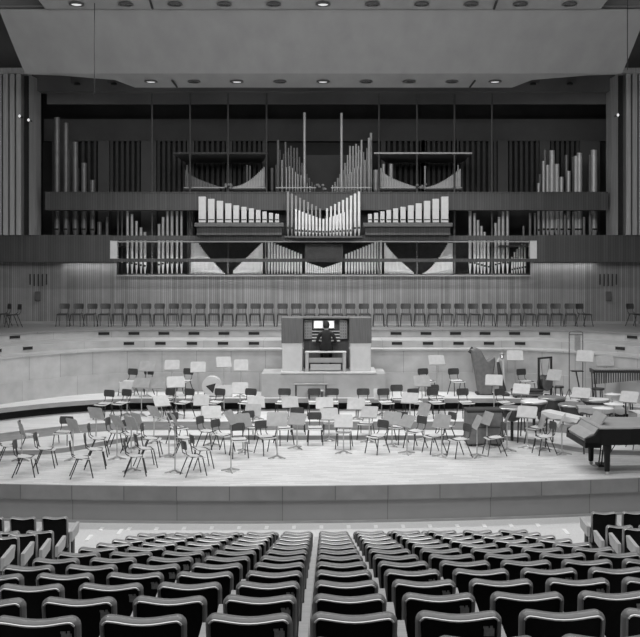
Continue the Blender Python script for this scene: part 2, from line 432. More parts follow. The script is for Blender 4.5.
# fins on each side of the organ
for side in (0, 1):
    def mx(px): return px if side == 0 else 647-px
    zt = PZ(74.5, 36.0); zb = PZ(236, 36.0)
    for (a_, b_, Y) in ((-60, 2.0, 36.0), (3.4, 8.2, 35.9), (10, 14.7, 35.9), (16.5, 21.2, 35.9)):
        x0, x1 = sorted((PX(mx(a_), Y), PX(mx(b_), Y)))
        mb = MB().box(x0, x1, Y-0.05, Y+0.35, zb+0.03, zt, 0.01)
        struct(mb.build('wall_fin', 'fin'), 'vertical timber fin beside the organ')
    x0, x1 = sorted((PX(mx(-60), 36.2), PX(mx(28.5), 36.2)))
    struct(MB().box(x0, x1, 36.25, 36.45, zb+0.03, zt).build('wall_fin_backing', 'mouth'))
    x0, x1 = sorted((PX(mx(-60), 35.8), PX(mx(27), 35.8)))
    struct(MB().box(x0, x1, 35.7, 36.4, zt, zt+0.19, 0.01).build('trim_cap', 'fin'), 'flat cap over the timber fins')
    xa, xb = PX(mx(29), 35.7), PX(mx(42.5), 37.2)
    mb = MB(); pts = [(xa, 35.7), (xb, 36.4), (xb, 37.0), (xa, 36.1)]
    mb.prism(pts, zb+0.03, PZ(75, 35.8), 'z')
    struct(mb.build('wall_fin', 'fin'), 'angled timber fin at the organ opening')

# reflectors
def refl(x): return 0
Yt = 28.8
def P3(px, py, Y): return tuple(P(px, py, Y))
mb = MB()
rows = [(28.65, 9.3, -30, 677), (29.2, 21, -0.0, 650), (30.4, 48, 0, 0), (31.7, 73.5, 0, 0)]
def edgex(y): return -3+(y-5)*0.40      # left picture edge of the reflector
v = []; npx = 40; f = []; uvs = []
for (Y, y) in ((28.8, 9.3), (29.3, 21), (30.5, 47), (31.7, 73.5)):
    xe = edgex(y) if y < 70 else 25
    for i in range(npx+1):
        px = xe+(647-2*xe)*i/npx; v.append(P(px, y, Y))
for r in range(3):
    for i in range(npx): a_ = r*(npx+1)+i; f.append((a_, a_+1, a_+npx+2, a_+npx+1))
mb.add(v, f); mb.add([tuple(Vector(q)+Vector((0, 0.05, 0.12))) for q in v], f)
struct(mb.build('ceiling_reflector', 'canopy', smooth=True), 'large pale sound reflector hung over the stage')
mb = MB()
# lip of the reflector: level strip with sloping ends
top = [(25, 73.5), (60, 75), (115, 80)]
lip = [P(25, 73.5, 31.7), P(60, 73.5, 31.7), P(115, 73.5, 31.7), P(135, 73.5, 31.7), P(512, 73.5, 31.7), P(532, 73.5, 31.7), P(587, 73.5, 31.7), P(622, 73.5, 31.7)]
low = [P(27, 74.5, 31.9), P(60, 75.5, 32.0), P(115, 80, 32.3), P(135, 87.6, 33.2), P(512, 87.6, 33.2), P(532, 80, 32.3), P(587, 75.5, 32.0), P(620, 74.5, 31.9)]
v = lip+low; f = [(i, i+1, 9+i, 8+i) for i in range(7)]
mb.add(v, f)
v2 = [low[i] for i in range(8)]+[Vector(low[i])+Vector((0, 0.02, 0.25)) for i in range(8)]
mb.add(v2, f)
struct(mb.build('ceiling_reflector_lip', 'canopy'), 'lower lip of the reflector that holds the downlights')
mb = MB()
a_ = [P(45.5, 9, 28.6), P(600.5, 9, 28.6), P(640, -40, 25.5), P(7, -40, 25.5)]
a_ = [Vector(q) for q in a_]
up = [q+Vector((0, 0, 0.3)) for q in a_]
mb.add(a_+up, [(0, 1, 2, 3), (4, 5, 6, 7), (0, 1, 5, 4), (1, 2, 6, 5), (2, 3, 7, 6), (3, 0, 4, 7)])
struct(mb.build('ceiling_reflector', 'canopy'), 'nearer pale reflector with a row of downlights')
mb = MB(); mb.add([P(-40, 8, 28.9), P(690, 8, 28.9), P(690, -60, 28.9), P(-40, -60, 28.9)], [(0, 1, 2, 3)])
struct(mb.build('ceiling_bulkhead', 'chamber'), 'dark grey bulkhead above the reflectors')
# reflector joints
for px0, px1 in ((150, 155), (497, 491)):
    mb = MB(); p = P(px0, 0, 27.6); q = P(px1, 19, 29.1)
    mb.bar(p-Vector((0, 0, 0.01)), P((px0+px1)/2, 8, 28.5)-Vector((0, 0, 0.02)), 0.035, n=6)
    struct(mb.build('trim_8', 'mouth'))
for px0, px1 in ((172, 177), (475, 470)):
    mb = MB().bar(P(px0, 80, 32.3)-Vector((0, 0, 0.02)), P(px1, 86.5, 33.0)-Vector((0, 0, 0.02)), 0.03, n=6); struct(mb.build('trim_9', 'mouth'))
# cables
for n, (px, y0, y1, Y, nm) in enumerate(((94.5, -60, 95, 28.2, 'left'), (627.5, -60, 70, 28.2, 'right'))):
    tag(MB().bar((PX(px, Y), Y, PZ(y1, Y)), (PX(px, Y), Y, 15.0), 0.012, n=6).build('suspension_cable', 'mouth'), 'thin vertical cable hanging past the reflector on the %s' % nm, 'cable')

# downlights
def downlight(px, py, Y, lab, lit):
    e = empty('downlight', P(px, py, Y)); tag(e, lab, 'ceiling light', 'recessed downlights in the reflectors')
    mb = MB().lathe([(0.2, 0.0), (0.22, -0.04), (0.17, -0.05), (0.16, 0.02), (0.12, 0.10)], 20); mb.build('housing', 'ring', e, True)
    MB().lathe([(0.02, -0.02), (0.14, -0.03), (0.10, 0.0)], 16).build('reflector', 'lamp_in' if lit else 'lamp_dim', e, True)
    return e
lamps = []
for i in range(11):
    px = 76.5+49.3*i; side = 'nearer'
    downlight(px, 3.5, 28.2, 'oval downlight in the nearer reflector, %s from left' % ordn(i+1), i in (0, 5))
    lamps.append((px, 3.5, 28.2))
for i in range(9):
    px = 151+43*i
    downlight(px, 81, 32.5, 'small downlight in the reflector lip, %s from left' % ordn(i+1), i in (0, 2, 4, 8))
    lamps.append((px, 81, 32.5))
for n, px in enumerate((71, 108, 539, 576)):
    Y = 36.3; e = empty('bracket_lamp', P(px, 83, Y)); tag(e, 'dim bracket lamp on the dark lintel, %s from left' % ordn(n+1), 'lamp', 'bracket lamps on the lintel')
    MB().bar((0, 0, 0), (0, 0, 0.28), 0.015).build('bracket', 'louvre', e)
    MB().lathe([(0.03, 0.03), (0.10, 0), (0.12, -0.06)], 12, (0.22 if n < 2 else -0.22, 0, 0)).build('lamp_shade', 'mouth', e)
    MB().bar((0, 0, 0.0), (0.22 if n < 2 else -0.22, 0, 0.03), 0.012).build('arm', 'louvre', e)

# ================================================================== ORGAN
YO = 38.0
def pipe_mesh(mb, x, y, z0, z1, r, n=12):
    ft = min(0.35, (z1-z0)*0.15)
    mb.bar((x, y, z0+ft), (x, y, z1), r, r, n); mb.bar((x, y, z0), (x, y, z0+ft), r*0.35, r, n)
    return mb
def rank(name_lab, cat, specs, Y, ybot, mat, chest=None, mouths=False, stagger=0.0, group=None):
    """specs: (px centre, px width, py top)"""
    pxs = [s_[0] for s_ in specs]; cx = sum(pxs)/len(pxs)
    e = empty('organ_pipe_rank', (PX(cx, Y), Y, PZ(ybot, Y))); tag(e, name_lab, cat, group)
    for i, (px, w, top) in enumerate(specs):
        yy = Y+(stagger if i % 2 else 0)
        x = PX(px, yy)-PX(cx, Y); z1 = PZ(top, yy)-PZ(ybot, Y); r = w*1.1*Y/F/2
        mb = MB(); pipe_mesh(mb, 0, 0, 0, z1, r)
        o = mb.build('pipe', mat, e, True, loc=(x, yy-Y, 0))
        if mouths: MB().box(-r*0.7, r*0.7, -r-0.005, -r*0.6, min(0.35, z1*0.15)+0.02, min(0.35, z1*0.15)+0.09).build('mouth', 'mouth', o)
    if chest:
        x0, x1, h = chest
        MB().box(PX(x0, Y)-PX(cx, Y), PX(x1, Y)-PX(cx, Y), -0.12, 0.3, -h, 0).build('windchest', 'louvre', e)
    return e
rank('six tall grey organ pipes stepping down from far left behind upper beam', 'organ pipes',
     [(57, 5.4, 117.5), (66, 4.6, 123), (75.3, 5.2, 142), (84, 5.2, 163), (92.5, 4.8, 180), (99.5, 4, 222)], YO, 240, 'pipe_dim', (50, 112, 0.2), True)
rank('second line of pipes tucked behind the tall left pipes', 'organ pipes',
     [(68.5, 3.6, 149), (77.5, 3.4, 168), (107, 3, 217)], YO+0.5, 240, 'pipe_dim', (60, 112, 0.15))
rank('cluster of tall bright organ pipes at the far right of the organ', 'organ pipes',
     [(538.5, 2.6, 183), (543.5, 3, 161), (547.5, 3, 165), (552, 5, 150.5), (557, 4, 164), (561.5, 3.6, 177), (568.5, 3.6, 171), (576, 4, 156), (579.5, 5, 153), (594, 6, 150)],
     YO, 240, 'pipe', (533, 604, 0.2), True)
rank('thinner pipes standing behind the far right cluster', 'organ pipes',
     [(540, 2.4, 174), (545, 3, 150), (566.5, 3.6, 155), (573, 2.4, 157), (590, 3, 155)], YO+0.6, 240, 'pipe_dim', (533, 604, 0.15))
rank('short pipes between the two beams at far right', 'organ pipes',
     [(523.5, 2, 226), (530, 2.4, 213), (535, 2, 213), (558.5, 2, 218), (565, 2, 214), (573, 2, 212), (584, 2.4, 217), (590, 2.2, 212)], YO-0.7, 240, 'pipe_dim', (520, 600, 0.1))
# small pipes behind the window
def srow(lst, Y, lab, mat='pipe'):
    rank(lab, 'organ pipes', lst, Y, 273.5, mat, (lst[0][0]-3, lst[-1][0]+3, 0.03), True)
srow([(127.5, 2.6, 200), (132, 2.6, 214), (136.5, 2.6, 221), (141, 2.6, 227.5), (145, 2.6, 232)], 37.3, 'pale pipes stepping down rightwards behind left window panes')
srow([(159, 2.6, 224), (163, 2.6, 217), (167.5, 2.8, 200), (172, 2.8, 200), (177, 2.4, 205), (181.5, 2.4, 205)], 37.3, 'pale pipes stepping up rightwards behind left window panes')
srow([(470, 2.8, 200), (474.5, 2.6, 213), (478, 2.6, 220), (481.5, 2.6, 226), (484.6, 2.4, 232), (488.5, 2.4, 238)], 37.3, 'pale pipes stepping down rightwards behind right window panes')
srow([(495.5, 2.6, 223), (499, 2.6, 217), (503, 2.8, 200), (507.5, 2.8, 200)], 37.3, 'pale pipes stepping up rightwards behind right window panes')
srow([(512, 1.8, 257), (514.5, 1.8, 252), (517, 1.8, 249), (519.5, 1.8, 246), (522, 2, 243), (525, 2, 240)], 37.4, 'small stepped pipes at the right end of the window')
# background tall dim pipes seen between the beams
rank('dim pipes far back between the beams on the left', 'organ pipes', [(118, 2, 205), (122, 2, 205), (188, 2, 205), (192, 2, 205)], 38.6, 273.5, 'pipe_dim', (115, 195, 0.05))
# white box pipes
lw = [(199, 206.2, 196.8), (208.3, 214.8, 199), (217, 223.3, 201), (225.5, 231.6, 203.5), (233.5, 239.2, 205.5), (241.5, 246.7, 207), (249, 254, 208.5), (256, 260.6, 210),
      (262.5, 266.8, 211.5), (269, 273, 213), (275.2, 279, 214)]
for side in (0, 1):
    Y = 35.75; lst = lw if side == 0 else [(647-b_, 647-a_, t) for a_, b_, t in lw][::-1]
    cx = 239 if side == 0 else 408
    e = empty('organ_pipe_rank', (PX(cx, Y), Y, PZ(223, Y)))
    tag(e, 'eleven white square box pipes stepping %s on the %s' % (('down to the right', 'left') if side == 0 else ('up to the right', 'right')), 'organ pipes')
    for (a_, b_, t) in lst:
        x0, x1 = PX(a_, Y)-PX(cx, Y), PX(b_, Y)-PX(cx, Y); w = x1-x0
        o = MB().box(-w/2, w/2, -w/2, w/2, 0, PZ(t, Y)-PZ(223, Y), 0.008).build('pipe', 'pipe_white', e, loc=((x0+x1)/2, 0, 0))
        MB().box(-w/2+0.01, w/2-0.01, -w/2-0.008, -w/2+0.01, 0.10, 0.135).build('mouth', 'mouth', o)
        MB().box(-w/2-0.005, w/2+0.005, -w/2-0.006, w/2, -0.01, 0.02).build('foot', 'mouth', o)
    x0, x1 = (195, 284) if side == 0 else (363, 452)
    mb = MB().box(PX(x0, Y)-PX(cx, Y), PX(x1, Y)-PX(cx, Y), -0.2, 0.45, -0.14, 0, 0.01)
    mb.build('windchest', 'louvre', e)
    mb = MB().box(PX(x0+2, Y)-PX(cx, Y), PX(x1-2, Y)-PX(cx, Y), -0.05, 0.24, PZ(235, Y)-PZ(223, Y), -0.14)
    mb.build('chest_panel', 'beam', e)
# central V of pipes
n = 10
for side in (0, 1):
    sp = []
    for i in range(9):
        px = 288+i*4.0; sp.append((px if side == 0 else 647-px, 2.6-0.08*i, 191.5+2.1*i))
    sp = sp if side == 0 else sp[::-1]
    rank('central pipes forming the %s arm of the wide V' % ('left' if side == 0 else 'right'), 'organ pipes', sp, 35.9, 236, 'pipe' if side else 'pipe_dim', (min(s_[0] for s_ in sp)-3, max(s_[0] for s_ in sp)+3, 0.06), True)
sp = []
for i in range(17):
    px = 296+i*3.42; d = abs(px-323.5)/27.5; sp.append((px, 2.1, 219-10*d**1.2))
rank('bright shorter pipes in a shallow V in front of central pipes', 'organ pipes', sp, 35.55, 236, 'pipe', (293, 354, 0.06), True)
# central tall clusters above the upper beam
cl1 = [(278, 2.6, 140), (285.5, 2.2, 142), (288.5, 1.6, 148), (291, 1.8, 146), (294, 1.8, 148), (297, 2, 148), (299.5, 1.8, 157), (302, 1.8, 163), (304.5, 1.6, 170), (307, 1.6, 174), (309.5, 1.6, 178), (312, 1.6, 182), (314.5, 1.4, 185)]
cl2 = [(282, 1.4, 160), (286.5, 1.3, 167), (289.5, 1.3, 166), (292.5, 1.3, 168), (295.5, 1.3, 172), (298, 1.3, 174), (301, 1.3, 175), (304, 1.2, 180), (307, 1.2, 183), (310, 1.2, 186)]
cl3 = [(280, 1.6, 150), (283.5, 1.6, 154), (287, 1.5, 152), (290, 1.5, 155), (293, 1.5, 157), (296, 1.5, 158), (298.8, 1.5, 160), (301, 1.4, 166), (303.6, 1.4, 170), (306, 1.3, 174), (308.6, 1.3, 178)]
for side in (0, 1):
    for (cl, Y, lab) in ((cl3, 38.5, 'middle-height rear pipes'), (cl1, 38.0, 'tall slender pipes'), (cl2, 37.6, 'short front pipes')):
        sp = cl if side == 0 else [(647-a_, w, t-(2 if t < 160 else 0)) for a_, w, t in cl][::-1]
        rank('%s stepping down to the middle, %s cluster above the beam' % (lab, 'left' if side == 0 else 'right'), 'organ pipes', sp, Y, 193, 'pipe' if side or Y < 38 else 'pipe_dim', (sp[0][0]-2, sp[-1][0]+2, 0.1))
# very tall poles
for n, px in enumerate((304.5, 341.5)):
    rank('very tall single bright pipe %s of the centre' % ('left' if n == 0 else 'right'), 'organ pipes', [(px, 2.6, 112.5 if n == 0 else 113)], 37.3, 193, 'pipe', (px-2, px+2, 0.1))
# fans of tiny pipes (upper)
def fan(x0, x1, fn, n, Y, ybot, lab, mat, w=1.5):
    rank(lab, 'organ pipes', [(x0+(x1-x0)*i/(n-1), w, fn(i/(n-1))) for i in range(n)], Y, ybot, mat, (x0-1.5, x1+1.5, 0.06))
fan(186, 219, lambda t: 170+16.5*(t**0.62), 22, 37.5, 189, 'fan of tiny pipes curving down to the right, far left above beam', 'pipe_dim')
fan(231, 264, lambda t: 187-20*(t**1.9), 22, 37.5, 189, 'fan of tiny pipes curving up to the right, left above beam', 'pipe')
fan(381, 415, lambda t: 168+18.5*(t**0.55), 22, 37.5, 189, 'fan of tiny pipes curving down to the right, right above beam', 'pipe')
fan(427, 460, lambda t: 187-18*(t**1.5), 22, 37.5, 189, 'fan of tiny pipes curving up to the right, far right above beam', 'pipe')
for n, (x0, x1) in enumerate(((184, 266), (276, 316), (331, 371), (378, 462))):
    mb = MB().box(PX(x0, 37.2), PX(x1, 37.2), 37.16, 37.22, PZ(188.2, 37.2), PZ(187.2, 37.2)); struct(mb.build('trim_10', 'stand'), 'thin rail in front of the small pipes')
for lst, lab, mt in (([(187, 1.6, 165), (247, 1.8, 165), (250, 1.8, 166), (272, 3, 168), (276.5, 3, 165)], 'five separate slender pipes behind the left fans', 'pipe_dim'),
                 ([(371, 2.4, 133), (376, 5, 170), (383.5, 3, 164), (391, 4, 164), (425, 1.8, 166), (458, 1.4, 165)], 'six separate bright pipes behind the right fans', 'pipe')):
    rank(lab, 'organ pipes', lst, 38.4, 193, mt, (lst[0][0]-2, lst[-1][0]+2, 0.08))
# lower fans behind the window
fan(190, 224, lambda t: 243 if t < 0.25 else 243+30*((t-0.25)/0.75)**0.85, 26, 37.2, 274, 'bright wedge of tiny pipes falling rightwards behind window, left', 'pipe', 1.7)
fan(234, 262, lambda t: 270-27*t, 22, 37.2, 274, 'bright wedge of tiny pipes rising rightwards behind window, left', 'pipe', 1.7)
fan(385, 413, lambda t: 243+29*t**0.8, 22, 37.2, 274, 'bright wedge of tiny pipes falling rightwards behind window, right', 'pipe', 1.7)
fan(423, 452, lambda t: max(243, 273-37*(t**1.5)), 24, 37.2, 274, 'bright wedge of tiny pipes rising rightwards behind window, right', 'pipe', 1.7)
fan(266, 301, lambda t: 240+14*t, 13, 37.3, 274, 'row of pale pipes behind window left of centre', 'pipe', 2.0)
fan(346, 381, lambda t: 254-14*t, 13, 37.3, 274, 'row of pale pipes behind window right of centre', 'pipe', 2.0)
fan(306, 341, lambda t: 262+6*(1-abs(2*t-1)), 17, 37.3, 274, 'row of low pipes at the middle of the window', 'pipe', 1.8)
# dark backing boxes inside organ
for n, (x0, x1, y0, y1, Y) in enumerate(((305, 343, 244, 259, 37.6), (303, 346, 155, 196, 39.6), (262, 384, 215, 240, 37.6))):
    mb = MB(); cbox(mb, x0, x1, y0, y1, Y, Y+0.6)
    tag(mb.build('organ_case', 'chamber' if n == 1 else 'louvre'), ('dark recessed organ case in middle of the window', 'dark swell box behind tall central pipes', 'dark case behind the central V of pipes', 'dark case post behind the left window')[n], 'organ case')
for n, (a_, b_, c_, d_) in enumerate(((173, 268, 186, 262), (374, 472, 386, 461))):
    mb = MB(); z = PZ(154, 37.0); t = [(PX(a_, 37), 37.0), (PX(b_, 37), 37.0), (PX(d_, 40.3), 40.2), (PX(c_, 40.3), 40.2)]
    mb.prism(t, z, z+0.05, 'z')
    tag(mb.build('reflector_board', 'chamber'), 'flat tapering board above the small pipes, %s side' % ('left' if n == 0 else 'right'), 'board', 'reflector boards in the organ')
    struct(MB().box(t[0][0], t[1][0], 36.96, 37.0, z, z+0.06).build('trim_11', 'stand' if n else 'louvre'))
for i, px in enumerate((152, 190, 228, 266.5, 379, 417, 454.5, 492)):
    Y = 37.0
    y1 = 274
    mb = MB().bar((PX(px, Y), Y, PZ(y1, Y)), (PX(px, Y), Y, PZ(91, Y)), 0.035, n=8)
    tag(mb.build('steel_pole', 'pole'), 'thin vertical steel pole through the organ, %s from left' % ordn(i+1), 'pole', 'vertical poles in the organ')
for i, px in enumerate((228, 321.5, 421)):
    e = empty('fitting_cluster', P(px, 188, 36.9)); tag(e, 'pale cluster of small round fittings on the upper beam, %s' % ('left', 'middle', 'right')[i], 'fitting', 'fitting clusters on the beam')
    random.seed(i)
    for j in range(7):
        x = random.uniform(-0.17, 0.17); z = random.uniform(-0.05, 0.14)
        MB().lathe([(0.01, -0.05), (0.05, -0.03), (0.06, 0.01), (0.02, 0.05)], 10, (x, random.uniform(-0.1, 0.05), z)).build('fitting', 'stand', e, True)
for n, (px, py) in enumerate(((19.5, 116), (28.5, 120), (618, 115))):
    e = empty('pilot_lamp', P(px, py, 35.6)); tag(e, 'tiny bright lamp on the timber fins, %s' % ('far left', 'left by the angled fin', 'right')[n], 'lamp')
    MB().lathe([(0.02, -0.05), (0.05, 0), (0.02, 0.05)], 10).build('bulb', 'dot', e)
    MB().box(-0.03, 0.03, 0.02, 0.35, -0.03, 0.03).build('bracket', 'ring', e)

# ================================================================== AUDITORIUM SEATS
SW = 0.2375
def seat_outline(hw, top, r, dip, zb, n=7):
    pts = [(-hw+0.012, zb)]
    for i in range(n+1):
        a = PI-i*(PI/2)/n; pts.append((-hw+r+r*math.cos(a), top-r+r*math.sin(a)))
    for i in range(1, 8):
        t = i/8; x = (-hw+r)+(2*hw-2*r)*t; pts.append((x, top-dip*math.sin(PI*t)**1.3))
    for i in range(n+1):
        a = PI/2-i*(PI/2)/n; pts.append((hw-r+r*math.cos(a), top-r+r*math.sin(a)))
    pts.append((hw-0.012, zb)); return pts
def tilt(z): return -0.14*(z-0.85)      # the back leans to the rear
def bow(x): return 0.5*(x*x)           # wings curve forward a little? shallow shell
def seat_mesh():
    out = {}
    o = seat_outline(SW-0.006, 0.868, 0.05, 0.022, 0.30)
    mb = MB(); path_ = [(x, tilt(z), z) for x, z in o]
    cen = Vector((0, 0, 0.6))
    def fr(i):
        p0 = Vector(path_[max(0, i-1)]); p1 = Vector(path_[min(len(path_)-1, i+1)]); t = (p1-p0).normalized()
        b = Vector((0, 1, 0)); a = t.cross(b).normalized()
        if a.dot(Vector(path_[i])-cen) < 0: a = -a
        return a, b
    sect = [(0.0, 0.035), (-0.012, 0.032), (-0.022, 0.02), (-0.024, -0.026), (-0.020, -0.036), (-0.008, -0.036), (0.0, -0.026), (0.005, 0.0)]
    mb.sweep(path_, sect, fr); out['rim'] = mb.mesh('rim', 'rim', True)
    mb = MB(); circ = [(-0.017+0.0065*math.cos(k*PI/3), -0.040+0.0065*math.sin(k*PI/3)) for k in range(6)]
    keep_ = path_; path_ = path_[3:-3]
    mb.sweep(path_, circ, fr); path_ = keep_; out['rim_highlight'] = mb.mesh('rim_highlight', 'rim_highlight', True)  # added strip that draws the highlight on the top of the rim
    o2 = seat_outline(SW-0.020, 0.854, 0.035, 0.022, 0.24)
    mb = MB(); n_ = len(o2); v = [(x, tilt(z)-0.020, z) for x, z in o2]+[(x, tilt(z)+0.035, z) for x, z in o2]
    mb.add(v, [(i, (i+1) % n_, n_+(i+1) % n_, n_+i) for i in range(n_)]+[tuple(range(n_)), tuple(range(2*n_-1, n_-1, -1))])
    out['backrest'] = mb.mesh('backrest', 'leather')
    mb = MB().box(-0.225, 0.225, 0.08, 0.54, 0.34, 0.45, 0.03); out['seat'] = mb.mesh('seat', 'leather')
    mb = MB().box(-0.18, 0.18, 0.10, 0.36, 0.0, 0.34, 0.01); out['pedestal'] = mb.mesh('pedestal', 'mouth')
    for nm, s_ in (('armrest', 1), ('armrest_l', -1)):
        mb = MB(); x = s_*0.2865
        mb.prism([(-0.0, 0.42), (0.46, 0.47), (0.53, 0.63), (0.51, 0.65), (-0.0, 0.60)], x-0.028, x+0.028, 'x')
        out[nm] = mb.mesh('armrest', 'arm'); out['support'+nm[7:]] = MB().box(x-0.02, x+0.02, 0.05, 0.2, 0.0, 0.43).mesh('arm_support', 'mouth')
    mb = MB().box(-0.028, 0.028, -0.002, 0.002, -0.026, 0.02); mb.box(-0.032, -0.004, -0.002, 0.002, 0.02, 0.032); mb.box(0.004, 0.02, -0.002, 0.002, 0.02, 0.034)
    out['tag'] = mb.mesh('number_plate', 'tag')
    return out
SMH = seat_mesh()
def seat(x, yr_, lab, group, left_arm=False, plate=False):
    e = empty('auditorium_seat', (x, yr_+SL*x, floor_z(yr_))); tag(e, lab, 'seat', group)
    for k in ('rim', 'rim_highlight', 'backrest', 'seat', 'pedestal', 'armrest', 'support'):
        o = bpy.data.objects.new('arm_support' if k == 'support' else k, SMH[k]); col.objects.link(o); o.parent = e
    if left_arm:
        for nm_, k in (('armrest', 'armrest_l'), ('arm_support', 'support_l')):
            o = bpy.data.objects.new(nm_, SMH[k]); col.objects.link(o); o.parent = e
    if plate:
        o = bpy.data.objects.new('number_plate', SMH['tag']); col.objects.link(o); o.parent = e
        o.location = (0.165, tilt(0.765)-0.0235, 0.765); o.rotation_euler = (0.14, 0, 0)
    return e
GS = 'seats of the central stalls block'
for r in range(0, 14):
    D = 5.43+0.94*(12-r)
    ks = range(-5, 6)
    if r == 0: ks = range(-5, 4)
    vis = []
    for k in ks:
        xc = -0.068+SW+0.57*k
        if abs(xc)-0.3 > (D)*0.325+0.1: continue
        vis.append(k)
    for n, k in enumerate(vis):
        xc = -0.068+SW+0.57*k
        st_ = seat(xc, D, 'black seat with pale rim, %s row from the stage, %s seat from the left' % (ordn(r+1), ordn(n+1)), GS, n == 0, k % 2 != 0)
        if r == 0: st_.location.z -= 0.05
for side, (xe, nm) in enumerate(((-4.57, 'left'), (4.90, 'right'))):
    for r in range(6):
        Dr = 18.1-0.96*r
        for n in range(5):
            xc = xe-SW-0.57*n if side == 0 else xe+SW+0.57*n
            if abs(xc)-0.3 > (Dr+SL*xc)*0.323: continue
            st_ = seat(xc, Dr, 'black seat with slab arms, %s side block, %s row from stage, %s from aisle' % (nm, ordn(r+1), ordn(n+1)), 'seats of the %s side block' % nm, n == (0 if side else 4), False)
            if r == 0: st_.location.z += 0.10
    x0_, x1_ = sorted((xe+(0.12 if side == 0 else -0.12), xe+(-3 if side == 0 else 3)))
    struct(MB().box(x0_, x1_, 18.0+SL*xe-0.15, 18.7+SL*xe, -0.82, -0.71).build('floor_step', 'carpet'))
# floor plates of the removed front rows
n = 0
for k in range(-8, 9):
    x = -0.055+0.57*k+0.02; D = 20.88
    if not (-6.4 < x < 6.4): continue
    n += 1
    tag(MB().box(-0.04, 0.04, -0.12, 0.12, 0, 0.012).build('floor_plate', 'plate', loc=(x, D+SL*x, floor_z(D)+0.001)), 'bright floor plate along the stage foot, %s from left' % ordn(n), 'floor plate', 'floor plates in the front strip')
for n, (px, py) in enumerate(((89, 538), (120, 532), (566, 532))):
    Y = (EYE+0.81)/(py-VY)*1000
    tag(MB().box(-0.04, 0.04, -0.2, 0.2, 0, 0.012).build('floor_plate', 'plate', loc=(PX(px, Y), Y, -0.809)), 'bright floor plate in the %s aisle, %s' % ('left' if px < 300 else 'right', ('nearest the side seats', 'nearest the centre block', 'by the side block')[n]), 'floor plate', 'floor plates in the aisles')

# ================================================================== CHAIRS
def chair_proto(name, seatm, backm, legm, choir=False):
    e = empty(name, (0, 0, 0))    # faces +y
    mb = MB(); n = 8; v = []
    for i in range(n+1):
        t = i/n; y = -0.19+0.40*t; z = 0.445+0.012*math.cos(t*PI*1.2)-(0.02*t**4)
        w = 0.19-0.02*(1-t)
        v += [(-w, y, z), (0, y, z-0.010), (w, y, z)]
    f = []
    for i in range(n):
        a_ = i*3; f += [(a_, a_+1, a_+4, a_+3), (a_+1, a_+2, a_+5, a_+4)]
    mb.add(v, f); off = [(x, y, z-0.014) for x, y, z in v]; mb.add(off, [tuple(reversed(q)) for q in f])
    for i in range(n):
        for s_ in (0, 2):
            a_ = i*3+s_; N = len(v); mb.add([v[a_], v[a_+3], off[a_+3], off[a_]], [(0, 1, 2, 3)])
    mb.add([v[0], v[1], v[2], off[2], off[1], off[0]], [(0, 1, 2, 3, 4, 5)]); a_ = n*3
    mb.add([v[a_], v[a_+1], v[a_+2], off[a_+2], off[a_+1], off[a_]], [(0, 1, 2, 3, 4, 5)])
    mb.build('seat', seatm, e, True)
    mb = MB(); rows = []
    for j in range(5):
        z = 0.60+0.19*j/4; rr = []
        for i in range(9):
            t = -1+2*i/8; w = 0.185-(0.02 if j in (0, 4) else 0); rr.append((t*w, -0.235-0.10*(z-0.6)-0.03*(1-t*t), z))
        rows.append(rr)
    v = [p for r_ in rows for p in r_]; f = [(j*9+i, j*9+i+1, (j+1)*9+i+1, (j+1)*9+i) for j in range(4) for i in range(8)]
    mb.add(v, f); v2 = [(x, y+0.014, z) for x, y, z in v]; mb.add(v2, [tuple(reversed(q)) for q in f])
    for i in range(8):
        for j in (0, 4): a_ = j*9+i; mb.add([v[a_], v[a_+1], v2[a_+1], v2[a_]], [(0, 1, 2, 3)])
    for j in range(4):
        for i in (0, 8): a_ = j*9+i; mb.add([v[a_], v[a_+9], v2[a_+9], v2[a_]], [(0, 1, 2, 3)])
    mb.build('backrest', backm, e, True)
    for s_ in (-1, 1):
        MB().bar((s_*0.165, 0.14, 0.435), (s_*0.195, 0.23, 0), 0.013, n=6).build('leg', legm, e)
        mb = MB().bar((s_*0.165, -0.08, 0.435), (s_*0.195, -0.26, 0), 0.013, n=6); mb.build('leg', legm, e)
        mb = MB().bar((s_*0.13, -0.12, 0.43), (s_*0.13, -0.22, 0.50), 0.010, n=6); mb.bar((s_*0.13, -0.22, 0.50), (s_*0.13, -0.265, 0.76), 0.010, n=6)
        mb.build('back_support', legm, e)
    mb = MB()
    mb.bar((-0.165, 0.14, 0.43), (0.165, 0.14, 0.43), 0.010, n=6); mb.bar((-0.165, -0.08, 0.43), (0.165, -0.08, 0.43), 0.010, n=6)
    for s_ in (-1, 1): mb.bar((s_*0.165, 0.14, 0.43), (s_*0.165, -0.12, 0.43), 0.010, n=6)
    mb.build('seat_frame', legm, e)
    register(e); return e
prA = chair_proto('stage_chair', 'ply_light', 'ply_dark', 'black_metal')
prB = chair_proto('choir_chair', 'ply_dark', 'ply_dark', 'black_metal')
used = set()
def place(pr, x, y, z, rz, lab, cat, group):
    if pr.name in used: o = copy_tree(pr)
    else: o = pr; used.add(pr.name)
    o.location = (x, y, z); o.rotation_euler = (0, 0, rz); tag(o, lab, cat, group); return o
# choir row
pos = [3, 13]+[63+13.72*i for i in range(39)]+[635]
for n, px in enumerate(pos):
    Y = 35.0+random.uniform(-0.05, 0.05); a_ = random.uniform(-0.12, 0.12)
    if px < 20: a_ = -0.9; Y = 34.5 if px > 8 else 35.0
    if px > 600 or px > 580: a_ = 0.5
    place(prB, PX(px, Y), Y, ZB, PI+a_, 'dark chair in the choir row against the slatted wall, %s from left' % ordn(n+1), 'chair', 'choir chairs in front of the slatted wall')

